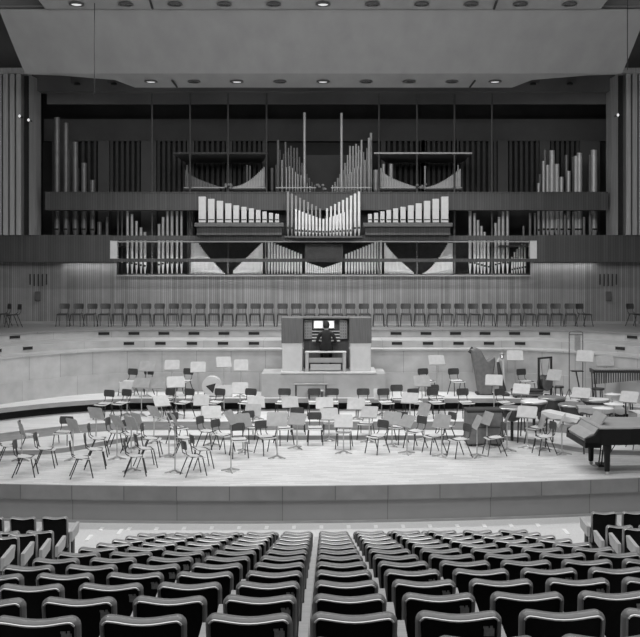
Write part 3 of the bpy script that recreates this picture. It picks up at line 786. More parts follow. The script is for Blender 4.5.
# stage chairs: (px centre, py feet, level z, facing deg: 0 = faces away from camera (+y), -90 = faces right, 90 = faces left, 180 = faces camera)
R = -1
flat = [(9, 467, -75), (25, 466, -80), (26, 479, -80), (46, 470, -78), (82, 480, -78), (96, 471, -75), (99, 459, -80), (63, 452, 176), (30, 455, -80),
        (136, 478, -75), (146, 470, -75), (152, 459, -85), (117, 452, -100), (133, 455, -95), (194, 478, -65), (202, 471, -70), (208, 451, -110),
        (239, 460, -160), (266, 457, -150), (223, 455, -120), (284, 447, -160), (315, 447, 180), (344, 451, 170), (377, 456, 140), (366, 442, 165), (397, 446, 140),
        (415, 451, 130), (434, 456, 120), (459, 460, 110), (445, 446, 120), (494, 458, 105), (491, 450, 110), (544, 457, 105), (536, 447, 120), (562, 449, 100),
        (178, 447, -130), (185, 458, -90), (470, 449, 110), (512, 446, 115), (577, 455, 95), (588, 449, 95), (628, 450, 150), (637, 456, 100), (252, 445, -150), (298, 441, 180), (330, 441, 180)]
OBST = [(4.16, 26, .6), (7.25, 26.2, .8), (7.9, 25.6, .7), (6.15, 25.3, .75), (5.0, 26.5, .5), (5.78, 27.4, .5), (6.48, 28.3, .5), (6.77, 27.2, .5), (7.5, 27.6, .5), (4.83, 30, .5), (5.4, 30.3, .3),
        (6.6, 29.7, .45), (-3.34, 30.1, .5), (7.3, 22.8, 0.9), (6.3, 22.8, 0.8), (7.0, 25.4, .4)]
PLACED = []
def free(x, y, m=0.0):
    if any(math.hypot(x-a, y-b) < r_+m for a, b, r_ in OBST): return False
    if any(math.hypot(x-a, y-b) < 0.47 for a, b in PLACED): return False
    PLACED.append((x, y)); return True
flat = [q for q in flat if free(PX(q[0], EYE/(q[1]-3-VY)*1000), EYE/(q[1]-3-VY)*1000)]
flat.sort()
for n, (px, py, a_) in enumerate(flat):
    Y = EYE/(py-3-VY)*1000
    place(prA, PX(px, Y), Y, 0, math.radians(a_+random.uniform(-6, 6)), 'pale-seated dark-backed chair on flat stage floor, %s from left' % ordn(n+1), 'chair', 'orchestra chairs on the flat stage floor')
rows_ = [('middle riser', e2, Z2, 0.75, [104, 121, 135, 164, 184, 200, 215, 247, 262, 283, 299, 315, 332, 348, 364, 386, 400, 417, 436, 450, 466, 505], 180),
         ('middle riser back row', e2, Z2, 1.65, [168, 398, 414, 436], 180),
         ('rear riser', e3, Z3, 0.75, [128, 144, 159, 184, 207, 224, 427, 436, 457, 461.5+9, 507, 513.5, 526.5], 180)]
for nm, fn, z, d, lst, a_ in rows_:
    keep = []
    for px in sorted(lst):
        x = PX(px, 28.5)
        for _ in range(4): Y = fn(x)+d; x = PX(px, Y)
        if free(x, Y, 0.1): keep.append(px)
    for n, px in enumerate(keep):
        x = PX(px, 28.5)
        Y = fn(x)+d+random.uniform(-0.1, 0.1); x = PX(px, Y)
        Y = fn(x)+d; x = PX(px, Y); Y = min(Y, fn(x)+d)
        ang = 180+math.degrees(math.atan2(-x, Y-23))*-1*0.7
        place(prA if nm != 'rear riser' else prA, x, Y, z, math.radians(ang+random.uniform(-10, 10)), 'dark-backed chair on the %s, %s from left' % (nm, ordn(n+1)), 'chair', 'orchestra chairs on the '+nm)

# ================================================================== MUSIC STANDS
def stand_parts(h, mat, w=0.46, hh=0.34, tiltdeg=25, sheet=False):
    """local: player on the -y side, desk faces -y"""
    e = empty('music_stand', (0, 0, 0))
    MB().bar((0, 0, 0.03), (0, 0, h-0.1), 0.015, n=8).build('pole', mat, e)
    mb = MB()
    for k in range(3):
        a_ = PI/2+k*2*PI/3; mb.bar((0, 0, 0.07), (0.24*math.cos(a_), 0.24*math.sin(a_), 0.012), 0.024, 0.016, n=6)
    mb.lathe([(0.13, 0.0), (0.12, 0.015), (0.03, 0.05), (0.02, 0.1)], 6)
    mb.build('base', mat, e)
    t = math.radians(tiltdeg)
    def q(x, u, d=0): return (x, 0.0+u*math.sin(t)+d*math.cos(t), h+u*math.cos(t)-d*math.sin(t))
    mb = MB()
    out = [(-w/2, -hh/2), (w/2, -hh/2), (w/2, hh/2-0.03), (w/2-0.03, hh/2), (-w/2+0.03, hh/2), (-w/2, hh/2-0.03)]
    v = [q(x, u, 0) for x, u in out]+[q(x, u, 0.008) for x, u in out]; n = 6
    mb.add(v, [(i, (i+1) % n, n+(i+1) % n, n+i) for i in range(n)]+[tuple(range(n)), tuple(range(2*n-1, n-1, -1))])
    mb.build('desk', mat, e)
    mb = MB(); v = [q(-w/2, -hh/2, 0), q(w/2, -hh/2, 0), q(w/2, -hh/2, -0.05), q(-w/2, -hh/2, -0.05)]; v2 = [tuple(Vector(p)+Vector((0, 0, -0.006))) for p in v]
    mb.add(v+v2, [(0, 1, 2, 3), (4, 5, 6, 7), (0, 1, 5, 4), (1, 2, 6, 5), (2, 3, 7, 6), (3, 0, 4, 7)]); mb.build('ledge', mat, e)
    if sheet:
        mb = MB(); v = [q(-0.19, -0.15, -0.006), q(0.19, -0.15, -0.006), q(0.19, 0.14, -0.006), q(-0.19, 0.14, -0.006)]
        v += [tuple(Vector(p)+Vector((0, -0.004, 0))) for p in v]; mb.add(v, [(0, 1, 2, 3), (4, 5, 6, 7), (0, 1, 5, 4), (1, 2, 6, 5), (2, 3, 7, 6), (3, 0, 4, 7)])
        mb.build('sheet_music', 'paper', e)
    return e
# (px, desk py, base py or None, face deg (direction the player looks), level)
# rz = 0 -> player looks to +y (desk front toward camera);
ST = {'the flat stage floor': (0.0, [(18, 429, 466, -60), (73, 425, 463, -50), (96, 413, 447, -40), (130, 423, 475, -50), (175, 420, 475.5, -60), (154, 411, 446, -40), (169, 419, 460, -70),
       (231, 417, 474.5, -110), (210, 412, 450, -160), (277, 419, 461, 175), (253, 410, 442, 180), (297, 419, 451.5, 170), (117, 421, 462, -60), (329, 414, 443, 180), (343.5, 421, 456, 180), (369, 412, 444, 160),
       (407, 421, 457, 130), (441, 421, 458.5, 125), (424, 409, 444, 130), (477, 422, 460, 110), (507, 418, 454, 80), (527, 412, 451, 150), (555, 420, 455, 80), (136, 419, 452, -60), (486, 418, 450, 120), (243, 420, 455, -150), (392, 418, 449, 140), (538, 421, 453, 100)]),
      'the middle riser': (Z2, [(125, 387, 28.4, 180), (138, 383, 28.6, 180), (157, 383, 28.7, 175), (175, 382, 28.6, 185), (161.5, 401, 27.8, -150), (210.5, 400, 28.2, 180), (252.5, 402, 28.0, 180), (290, 402, 28.0, 180), (328, 403, 28.0, 180),
                   (224, 391, 28.8, 180), (240, 388, 28.9, 185), (382, 394, 28.6, 180), (410, 398, 28.0, 175), (422, 381, 28.9, 180), (494, 380, 28.8, 180), (515, 389, 28.4, 150), (356, 404, 28.0, 180), (581, 393, 27.6, 165), (629, 397, 26.8, 150)]),
      'the rear riser': (Z3, [(147, 366, 29.95, 180), (172, 365, 29.95, 180), (198, 367, 29.95, 180), (220.5, 362, 30.0, 180), (241, 365, 30.0, 180), (428, 360, 30.0, 180), (525.5, 355.5, 30.1, 180), (548, 375, 29.4, 150), (585, 356, 29.0, 160), (605, 361, 29.0, 180)])}
SP = []
for nm, (z, lst) in ST.items():
    lst.sort()
    for n, (px, py, b_, a_) in enumerate(lst):
        Y = EYE/(b_-3-VY)*1000 if b_ > 100 else b_
        h = PZ(py, Y)-z; lite = nm != 'the flat stage floor' or py < 413
        sheet = False
        X0 = PX(px, Y); best = None
        for dx in (0, 0.1, -0.1, 0.18, -0.18, 0.26, -0.26):
            for dy in (0, -0.15, 0.15, -0.3, 0.3):
                if z and dy < 0: continue
                c_ = min([math.hypot(X0+dx-a, Y+dy-b) for a, b in PLACED]+[9]); o_ = min([math.hypot(X0+dx-a, Y+dy-b)-r_*0.8 for a, b, r_ in OBST]+[9]); w_ = min([math.hypot(X0+dx-a, Y+dy-b) for a, b in SP]+[9])
                sc_ = min(c_/0.42, 1)+min(1+o_, 1)+min(w_/0.4, 1)-abs(dx)*0.3-abs(dy)*0.2
                if best is None or sc_ > best[0]: best = (sc_, dx, dy)
        if best[2]: h -= best[2]*(py-VY)/1000
        Y += best[2]; px = VX+(X0+best[1])*F/Y; SP.append((X0+best[1], Y))
        e = stand_parts(h, 'stand_lite' if lite else 'stand', tiltdeg=24+random.uniform(-8, 12), w=0.46+random.uniform(-0.03, 0.05), sheet=sheet)
        e.location = (PX(px, Y), Y, z); e.rotation_euler = (0, 0, math.radians(a_+180+random.uniform(-16, 16)))
        tag(e, '%s grey music stand on %s, %s from left' % ('pale' if lite else 'mid', nm, ordn(n+1)), 'music stand', 'music stands on '+nm)

# ================================================================== ORGAN CONSOLE
YC = 30.1
ZP = PZ(371, YC)
mb = MB().box(PX(262, YC), PX(385, YC), YC-0.25, 31.35, Z3, ZP-0.05); struct(mb.build('console_platform', 'panel_low'), 'grey plinth under the organ console')
mb = MB().box(PX(281, YC), PX(376, YC), YC-0.32, 31.3, ZP-0.05, ZP, 0.01); struct(mb.build('trim_12', 'white'), 'bright ledge of the console plinth')
e = empty('organ_console', (0.09, YC+0.55, ZP))
tag(e, 'organ console with stop jambs and stacked keyboards between dark side screens', 'organ console')
hz = PZ(317.5, YC)-ZP; mz = PZ(343, YC)-ZP
def ex(px): return PX(px, YC)-0.09
for (a_, b_, s_) in ((281.5, 303, -1), (349.5, 371.5, 1)):
    MB().box(ex(a_), ex(b_), -0.62, 0.25, mz, hz, 0.01).build('side_screen', 'console', e)
    MB().box(ex(a_)+0.02, ex(b_)-0.02, -0.6, 0.25, 0, mz, 0.01).build('side_cabinet', 'white', e)
MB().box(ex(303), ex(349.5), 0.12, 0.25, 0, hz-0.06).build('back_panel', 'console', e)
MB().box(ex(302), ex(350.5), -0.3, 0.25, hz-0.06, hz, 0.01).build('top', 'console', e)
for (a_, b_) in ((304, 311.5), (340, 347.5)):
    s_ = MB().box(ex(a_), ex(b_), -0.06, 0.1, PZ(340, YC)-ZP, PZ(321, YC)-ZP).build('stop_jamb', 'pale', e)
    for r_ in range(6):
        for c_ in range(3):
            mb = MB().bar((ex(a_)+0.04+0.07*c_, -0.09, PZ(338, YC)-ZP+0.09*r_), (ex(a_)+0.04+0.07*c_, -0.06, PZ(338, YC)-ZP+0.09*r_), 0.014, n=6); mb.build('stop_knob', 'mouth', s_)
for k in range(4):
    z = PZ(341, YC)-ZP+0.09*k; y = -0.30+0.09*k
    o = MB().box(ex(312), ex(340), y, y+0.13, z-0.03, z).build('keyboard', 'key', e)
    mb = MB()
    for j in range(24):
        x = ex(312)+0.03+j*0.033
        if j % 7 not in (2, 6): mb.box(x, x+0.014, y+0.05, y+0.12, z, z+0.012)
    mb.build('black_keys', 'mouth', o)
mb = MB().box(ex(313), ex(335), 0.02, 0.05, PZ(330, YC)-ZP, PZ(321.5, YC)-ZP); mb.build('music_desk', 'pale', e)
# pages on the desk
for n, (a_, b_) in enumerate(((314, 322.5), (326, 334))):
    tag(MB().box(PX(a_, YC), PX(b_, YC), YC+0.555, YC+0.562, PZ(329, YC), PZ(322, YC)).build('sheet_music', 'page_glow'), 'bright self-glowing page on the console desk, %s of the organist' % ('left' if n == 0 else 'right'), 'sheet music')
# pedal board + bench
mb = MB()
for j in range(20):
    x = -0.6+j*0.062; mb.box(x, x+0.022, -0.38, 0.05, 0.03, 0.06)
mb.build('pedalboard', 'ply_dark', e)
e = empty('organ_bench', (0.08, YC-0.02, ZP)); tag(e, 'pale wooden organ bench with panelled ends under the organist', 'bench')
MB().box(-0.62, 0.62, -0.16, 0.16, 0.56, 0.60, 0.01).build('seat', 'white', e)
for s_ in (-1, 1): MB().box(s_*0.56-0.05, s_*0.56+0.05, -0.15, 0.15, 0, 0.56, 0.01).build('end_panel', 'pale', e)
MB().box(-0.52, 0.52, -0.02, 0.02, 0.25, 0.40, 0.005).build('stretcher', 'pale', e)
MB().box(-0.46, 0.46, -0.10, -0.06, 0.03, 0.22, 0.005).build('footboard', 'pale', e)

# organist -------------------------------------------------------------
def skin_mesh(name, verts, edges, radii, mat, parent, root=0, sub=2):
    me = bpy.data.meshes.new(name); me.from_pydata(verts, edges, []); o = bpy.data.objects.new(name, me); col.objects.link(o)
    o.modifiers.new('skin', 'SKIN'); s_ = o.modifiers.new('sub', 'SUBSURF'); s_.levels = sub; s_.render_levels = sub
    for i, r_ in enumerate(radii):
        sv = me.skin_vertices[0].data[i]; sv.radius = r_ if isinstance(r_, tuple) else (r_, r_); sv.use_root = (i == root)
    dg = bpy.context.evaluated_depsgraph_get(); dg.update()
    m2 = bpy.data.meshes.new_from_object(o.evaluated_get(dg)); bpy.data.objects.remove(o)
    o2 = bpy.data.objects.new(name, m2); col.objects.link(o2)
    m2.materials.clear()
    for mm in mat: m2.materials.append(M[mm])
    m2.polygons.foreach_set('use_smooth', [True]*len(m2.polygons))
    if parent: o2.parent = parent
    return o2
pe = empty('person', (0.10, YC-0.02, ZP+0.60)); tag(pe, 'organist in dark suit seated with back turned, hands on the keyboards', 'person')
V = []; E = []; RR = []
def vt(p, r, prev=None):
    V.append(p); RR.append(r)
    if prev is not None: E.append((prev, len(V)-1))
    return len(V)-1
pel = vt((0, 0, 0.10), (0.17, 0.12))
w1 = vt((0, 0.01, 0.25), (0.14, 0.105), pel); ch = vt((0, 0.03, 0.42), (0.17, 0.12), w1); nk0 = vt((0, 0.04, 0.56), (0.10, 0.08), ch)
nk = vt((0, 0.055, 0.63), 0.052, nk0); hd0 = vt((0, 0.07, 0.70), (0.068, 0.078), nk); hd = vt((0, 0.075, 0.78), (0.074, 0.09), hd0); hd2 = vt((0, 0.075, 0.85), (0.05, 0.06), hd)
nose = vt((0, 0.175, 0.755), 0.014, hd)
for s_ in (-1, 1):
    vt((s_*0.085, 0.07, 0.755), 0.016, hd)
    sh = vt((s_*0.19, 0.03, 0.52), 0.062, nk0); el = vt((s_*0.29, 0.10, 0.27), 0.044, sh); wr = vt((s_*0.20, 0.33, 0.25), 0.028, el); pa = vt((s_*0.18, 0.40, 0.255), (0.036, 0.018), wr)
    for j, (dx, L) in enumerate(((-0.030, 0.055), (-0.010, 0.068), (0.011, 0.065), (0.030, 0.05))):
        a1 = vt((s_*0.18+dx, 0.44, 0.26), 0.0085, pa); a2 = vt((s_*0.18+dx*1.15, 0.44+L*0.6, 0.252), 0.008, a1); vt((s_*0.18+dx*1.2, 0.44+L, 0.232), 0.007, a2)
    t1 = vt((s_*0.18-s_*0.045, 0.39, 0.245), 0.010, pa); vt((s_*0.18-s_*0.058, 0.43, 0.235), 0.008, t1)
    hp = vt((s_*0.10, 0.08, 0.085), 0.088, pel); kn = vt((s_*0.15, 0.40, 0.07), 0.062, hp); an = vt((s_*0.13, 0.43, -0.38), 0.04, kn); vt((s_*0.13, 0.53, -0.43), 0.038, an)
body = skin_mesh('body', V, E, RR, ['suit', 'skin'], pe)
for p in body.data.polygons:
    c = p.center
    if c.z > 0.635 or (c.y > 0.345 and 0.2 < c.z < 0.32 and abs(c.x) < 0.25): p.material_index = 1
mb = MB().lathe([(0.01, 0.13), (0.06, 0.115), (0.09, 0.06), (0.10, 0.0), (0.092, -0.05), (0.075, -0.085)], 16, (0, 0.055, 0.785)); mb.build('hair', 'hair', pe, True)

# low benches in the middle of the stage
for n, (x0, x1, py, Y, z) in enumerate(((294, 328, 383, 29.9, Z3), (307, 324, 389.5, 29.75, Z3))):
    e = empty('low_bench', (PX((x0+x1)/2, Y), Y-0.1*n, z)); h = PZ(py, Y)-z; w = (x1-x0)*Y/F
    tag(e, ('longer low grey bench in front of the organ plinth', 'short low grey block in front of the long bench')[n], 'bench')
    MB().box(-w/2, w/2, -0.1, 0.1, h-0.05, h, 0.008).build('seat', 'stand', e)
    for s_ in (-1, 1): MB().box(s_*(w/2-0.06)-0.02, s_*(w/2-0.06)+0.02, -0.08, 0.08, 0, h-0.05).build('leg', 'black_metal', e)

# ================================================================== INSTRUMENTS
# grand piano: local u = +x (length), v = +y (width), origin near keyboard corner
e = empty('grand_piano', (5.80, 22.05, 0), math.radians(2)); tag(e, 'black grand piano at the right edge of the stage, keyboard facing left', 'piano')
out = [(0.32, 0), (1.0, 0.0), (1.25, 0.05), (1.5, 0.22), (1.75, 0.45), (2.0, 0.60), (2.3, 0.66), (2.55, 0.76), (2.7, 0.98), (2.74, 1.2), (2.68, 1.42), (2.5, 1.5), (0.32, 1.5)]
mb = MB().prism(out, 0.66, 1.00, 'z'); mb.build('case', 'piano', e)
lo = [(u+(0.0), v) for u, v in out]
mb = MB().prism([(0.30, -0.02)]+[(u+0.01, v-0.015) for u, v in out[1:8]]+[(u+0.02, v) for u, v in out[8:11]]+[(2.5, 1.52), (0.30, 1.52)], 1.00, 1.03, 'z'); mb.build('lid', 'lid', e)
mb = MB().box(-0.02, 0.34, 0, 1.5, 0.60, 0.72, 0.01); kb = mb.build('keybed', 'piano', e)
mb = MB().box(0.02, 0.17, 0.12, 1.38, 0.72, 0.735); k_ = mb.build('keys', 'key', e)
mb = MB()
for j in range(50):
    if j % 7 not in (2, 6): mb.box(0.08, 0.17, 0.14+j*0.0245, 0.152+j*0.0245, 0.735, 0.75)
mb.build('black_keys', 'mouth', k_)
for y0 in (0.0, 1.40):
    mb = MB().prism([(-0.02, 0.60), (0.34, 0.60), (0.34, 1.0), (0.28, 0.98), (0.2, 0.86), (0.08, 0.82), (0.0, 0.80)], y0, y0+0.1); mb.build('cheek', 'piano', e)
mb = MB().prism([(0.0, 0.76), (0.0, 0.79), (0.10, 0.86), (0.22, 0.90), (0.30, 1.0), (0.33, 0.98), (0.24, 0.87), (0.1, 0.82)], 0.1, 1.4); mb.build('fallboard', 'lid', e)
mb = MB(); mb.prism([(0.42, 1.03), (0.46, 1.03), (0.60, 1.22), (0.57, 1.24)], 0.35, 1.15); mb.build('music_desk', 'lid', e)
for (x, y) in ((0.52, 0.16), (0.52, 1.34), (2.25, 1.1)):
    o = MB().lathe([(0.10, 0.66), (0.10, 0.55), (0.075, 0.50), (0.06, 0.12), (0.06, 0.10), (0.05, 0.08)], 12, (x, y, 0)).build('leg', 'piano', e, True)
    MB().bar((x, y-0.02, 0.04), (x, y+0.02, 0.04), 0.04, n=12).build('caster', 'steel', o)
mb = MB()
for dy in (-0.07, 0.07): mb.bar((0.62, 0.75+dy, 0.66), (0.55, 0.75+dy*1.4, 0.12), 0.016)
mb.box(0.48, 0.66, 0.60, 0.90, 0.08, 0.14); mb.bar((0.62, 0.75, 0.12), (0.95, 0.75, 0.62), 0.01); ly = mb.build('pedal_lyre', 'piano', e)
for dy in (-0.07, 0, 0.07): MB().box(0.38, 0.50, 0.74+dy, 0.765+dy, 0.08, 0.095).build('pedal', 'steel', ly)
e.scale = (1, 1, 1.05)
# covered harp
def pxprism(pts, Y, dep, name, mat, parent=None, lab=None, cat=None, base=None):
    o2 = [(PX(a_, Y), PZ(b_, Y)) for a_, b_ in pts]
    return MB().prism(o2, Y, Y+dep)
Yh = 30.6
def blob_from_outline(pts, Y, depth, mat, name, parent, cz):
    """outline inflated: bevelled front and back"""
    o2 = [(PX(a_, Y), PZ(b_, Y)) for a_, b_ in pts]; cx = sum(p[0] for p in o2)/len(o2); czz = sum(p[1] for p in o2)/len(o2); n = len(o2); v = []
    lay = [(-depth/2, 0.80), (-depth*0.42, 0.94), (0, 1.0), (depth*0.38, 0.9), (depth/2, 0.6)]
    for (dy, s_) in lay:
        for (x, z) in o2: v.append((cx+(x-cx)*s_, Y+dy, cz+(czz+(z-czz)*(0.5+0.5*s_))-cz))
    f = [(k*n+i, k*n+(i+1) % n, (k+1)*n+(i+1) % n, (k+1)*n+i) for k in range(len(lay)-1) for i in range(n)]+[tuple(range(n-1, -1, -1)), tuple(range((len(lay)-1)*n, len(lay)*n))]
    mb = MB(); mb.add(v, f); return mb
ho = [(470, 349), (475, 347), (480, 349.5), (483, 355), (486, 360.5), (489, 360), (494.5, 356.5), (495, 361), (493.5, 370), (492, 385), (491.5, 402), (478, 403), (476.5, 388), (474.5, 374), (472, 362)]
e = empty('covered_harp', (PX(484, Yh), Yh, Z3)); tag(e, 'concert harp under a grey cover standing on the rear riser', 'harp')
mb = blob_from_outline([(a_, min(b_, 396)) for a_, b_ in ho], Yh, 0.5, 'cover', 'cover', e, 0); mb.v = [(x-e.location.x, y-Yh, max(z-Z3, 0.03)) for x, y, z in mb.v]
mb.build('cover', 'cover', e, True)
MB().bar((PX(469.5, Yh)-e.location.x, 0, PZ(353, Yh)-Z3), (PX(473, Yh)-e.location.x, 0, PZ(347.5, Yh)-Z3), 0.06, n=10).build('crown', 'mouth', e)
MB().box(-0.25, 0.25, -0.22, 0.22, 0, 0.06, 0.01).build('foot', 'mouth', e)
# open harp
Y = 30.3; e = empty('harp', (PX(502, Y), Y, Z3)); tag(e, 'open concert harp with pale column right of the covered harp', 'harp')
def hp(px, py): return (PX(px, Y)-PX(502, Y), 0, PZ(py, Y)-Z3)
MB().bar(hp(504.5, 392), hp(503, 359), 0.035, n=10).build('column', 'white', e)
MB().lathe([(0.03, 0), (0.07, 0.05), (0.05, 0.12), (0.08, 0.16), (0.02, 0.2)], 12, hp(502, 359)).build('crown', 'steel', e, True)
mb = MB(); pp = [hp(503, 359), hp(501, 361), hp(499.5, 358.5), hp(497.5, 362)]
for a_, b_ in zip(pp[:-1], pp[1:]): mb.bar(a_, b_, 0.035, n=8)
mb.build('neck', 'white', e)
MB().bar(hp(498, 362), hp(503, 391), 0.04, 0.11, n=8).build('soundbox', 'ply_dark', e)
mb = MB()
for i in range(14):
    t = i/13; a_ = Vector(hp(498.3+4.4*t, 361)); b_ = Vector(hp(498.8+4.6*t, 364+26*t)); mb.bar(a_, b_, 0.003, n=4)
mb.build('strings', 'steel', e); MB().box(-0.02, 0.2, -0.2, 0.2, 0, 0.08, 0.01).build('foot', 'ply_dark', e)

# framed bass drum
Y = 30.0; e = empty('bass_drum', (PX(545, Y), Y, Z3), math.radians(35)); tag(e, 'dark drum hung in a rectangular black frame on the rear riser', 'drum')
H = PZ(357, Y)-Z3
for s_ in (-1, 1):
    o = MB().box(s_*0.27-0.025, s_*0.27+0.025, -0.025, 0.025, 0.03, H).build('post', 'black_metal', e)
    MB().box(s_*0.27-0.03, s_*0.27+0.03, -0.25, 0.25, 0, 0.04).build('foot', 'black_metal', o)
MB().box(-0.28, 0.28, -0.025, 0.025, H-0.05, H).build('top_bar', 'black_metal', e)
MB().bar((0, -0.1, 0.42), (0, 0.1, 0.42), 0.235, n=32).build('drum_shell', 'drum', e)
mb = MB().bar((0, -0.112, 0.42), (0, -0.1, 0.42), 0.22, n=32); mb.build('drumhead', 'cover', e)
mb = MB().bar((-0.1, 0, 0.62), (-0.2, 0, H-0.04), 0.006); mb.bar((0.1, 0, 0.62), (0.2, 0, H-0.04), 0.006); mb.build('cord', 'black_metal', e)

# tubular bells
Y = 29.6; e = empty('tubular_bells', (PX(576, Y), Y, Z3)); tag(e, 'tall thin stand of tubular bells on the right of the rear riser', 'tubular bells')
H = PZ(333, Y)-Z3
for s_ in (-1, 1):
    o = MB().bar((s_*0.2, 0, 0.1), (s_*0.2, 0, H), 0.014).build('post', 'ring', e)
    mb = MB()
    for a_ in (-1, 1): mb.bar((s_*0.2, 0, 0.3), (s_*0.2+a_*0.16, a_*0.12, 0.0), 0.012)
    mb.bar((s_*0.2, 0, 0.1), (s_*0.2, -0.2, 0.0), 0.012); mb.build('tripod', 'ring', o)
mb = MB()
for i in range(8):
    a0, a1 = PI*i/8, PI*(i+1)/8
    mb.bar((-0.2*math.cos(a0), 0, H+0.06*math.sin(a0)), (-0.2*math.cos(a1), 0, H+0.06*math.sin(a1)), 0.014, n=6)
mb.bar((-0.2, 0, H-0.05), (0.2, 0, H-0.05), 0.014); mb.build('top_bar', 'ring', e)
for i in range(6): MB().bar((0.0+0.03*i-0.03, 0.0, H-0.06), (0.0+0.03*i-0.03, 0, H-0.52-0.02*i), 0.011).build('bell_tube', 'pipe_dim', e)
# black folding stand beside bells
e = empty('folding_tray', (PX(577, 29.0), 29.0, Z3 if 29.0 > e3(PX(577, 29.0)) else Z2)); tag(e, 'small black tray on a slanting leg in front of the bells', 'tray stand')
MB().box(-0.17, 0.17, -0.1, 0.1, 0.86, 0.89, 0.005).build('tray', 'black_metal', e)
MB().bar((-0.03, 0, 0.87), (0.14, 0, 0.02), 0.02).build('leg', 'black_metal', e)
MB().box(0.02, 0.26, -0.14, 0.14, 0.0, 0.02).build('base', 'black_metal', e)

# marimba
Y = 28.4; x0, x1 = PX(592, Y), PX(668, Y); zf = Z3 if Y > e3(8.3) else Z2
zz = Z2 if Y < e3((x0+x1)/2) else Z3
e = empty('marimba', (x0, Y, zz), math.radians(-4)); tag(e, 'long marimba with hanging resonator tubes at the right edge of the risers', 'marimba')
zt = PZ(369, Y)-zz; Lm = x1-x0
mb = MB().box(0, Lm, -0.25, -0.22, zt-0.08, zt-0.02); mb.box(0, Lm, 0.22, 0.25, zt-0.08, zt-0.02); mb.box(-0.02, 0.02, -0.28, 0.28, zt-0.1, zt); mb.box(Lm-0.02, Lm+0.02, -0.28, 0.28, zt-0.1, zt); mb.build('frame', 'black_metal', e)
for i in range(32):
    x = 0.05+i*(Lm-0.1)/31; d = 0.24-0.12*i/31
    MB().box(x-0.025, x+0.025, -d, d, zt-0.01, zt+0.015).build('bar', 'riser_face', e)
    MB().bar((x, -0.08, zt-0.03), (x, -0.08, zt-0.42+0.2*i/31), 0.022, n=8).build('resonator', 'ring', e)
for xx in (0.03, Lm-0.03):
    for s_ in (-1, 1): MB().bar((xx, s_*0.2, zt-0.08), (xx+0.05, s_*0.25, 0), 0.018).build('leg', 'black_metal', e)

# timpani
def timp(px, py, Y, z, r, lab, headm='skinhead'):
    e = empty('kettledrum', (PX(px, Y), Y, z)); tag(e, lab, 'kettledrum', 'kettledrums on the right of the stage')
    h = PZ(py, Y)-z
    prof = [(0.08, h-r*1.15), (r*0.55, h-r*1.0), (r*0.85, h-r*0.65), (r*0.98, h-0.2*r), (r, h-0.03)]
    MB().lathe(prof, 24).build('bowl', 'drum', e, True)
    MB().lathe([(r*1.03, h-0.05), (r*1.04, h-0.01), (r*1.0, h)], 24).build('hoop', 'steel', e)
    MB().lathe([(r*0.99, h-0.004), (r*0.98, h+0.006)], 24).build('drumhead', headm, e)
    mb = MB()
    for k in range(4):
        a_ = k*PI/2+0.4; mb.bar((r*0.95*math.cos(a_), r*0.95*math.sin(a_), h-0.1), (r*0.8*math.cos(a_), r*0.8*math.sin(a_), 0.0), 0.018)
    mb.bar((0, 0, h-r*1.1), (0, 0, 0.02), 0.04); mb.build('frame', 'black_metal', e)
timp(512, 407, 26.5, 0, 0.33, 'kettledrum nearest the centre, left of the other kettledrums', 'cover')
timp(534, 401, 27.4, Z1, 0.36, 'kettledrum with pale head behind the right-hand stands')
timp(552, 397, 28.3, Z2, 0.38, 'kettledrum with grey head at the back of the right group', 'cover')
timp(572, 404, 27.2, Z2 if 27.2 > e2(6.8) else Z1, 0.36, 'kettledrum with dark head directly above the piano keyboard', 'cover')
timp(596, 399, 27.6, Z2, 0.36, 'kettledrum with pale head rightmost in the group')

# draped covers / cases
def case(px, py, Y, z, w, d, h, rz, lab, m1='cover', m2='mouth'):
    e = empty('instrument_case', (PX(px, Y), Y, z), rz); tag(e, lab, 'instrument case')
    MB().box(-w/2, w/2, -d/2, d/2, 0.04, h-0.08, 0.03).build('body', m1, e); MB().box(-w/2-0.01, w/2+0.01, -d/2-0.01, d/2+0.01, h-0.08, h, 0.025).build('lid', m2, e)
    for s_ in (-1, 1): MB().box(s_*w*0.4-0.04, s_*w*0.4+0.04, -d/2+0.02, d/2-0.02, 0, 0.04).build('foot', 'black_metal', e)
    MB().box(-w/2-0.005, w/2+0.005, -d/2-0.02, -d/2, h*0.5, h*0.5+0.03).build('moulding', 'ply_dark', e)
    return e
case(483, 0, 26.0, 0, 0.92, 0.5, 0.95, 0.05, 'dark upright instrument cabinet with a black top, right of centre', 'cover')
case(527, 0, 29.9, Z3, 0.9, 0.35, 0.25, 0.0, 'low dark flat case lying on the rear riser')
def perc_table(px, Y, w, d, h, rz, lab, slope=0.0, m1='stand', m2='white'):
    e = empty('percussion_table', (PX(px, Y), Y, 0), rz); tag(e, lab, 'percussion')
    mb = MB().prism([(-w/2, h-0.16), (w/2, h-0.16-slope), (w/2, h-0.02-slope), (-w/2, h-0.02)], -d/2, d/2); mb.build('frame', m1, e)
    n_ = 14; mb = MB(); v = []
    for i in range(n_+1):
        t = i/n_; x = -w/2-0.03+(w+0.06)*t; z = h-slope*t
        sag = 0.025*math.sin(t*19)
        v += [(x, -d/2-0.04, z-0.12+sag), (x, -d/2-0.02, z+0.0), (x, 0, z+0.015+sag*0.4), (x, d/2+0.02, z), (x, d/2+0.04, z-0.10-sag)]
    f = [(5*i+k, 5*i+k+1, 5*i+k+6, 5*i+k+5) for i in range(n_) for k in range(4)]
    mb.add(v, f); mb.build('cloth', m2, e, True)
    for sx in (-1, 1):
        for sy in (-1, 1): MB().bar((sx*w*0.42, sy*d*0.4, h-0.16-(slope if sx > 0 else 0)), (sx*w*0.45, sy*d*0.45, 0), 0.018).build('leg', 'black_metal', e)
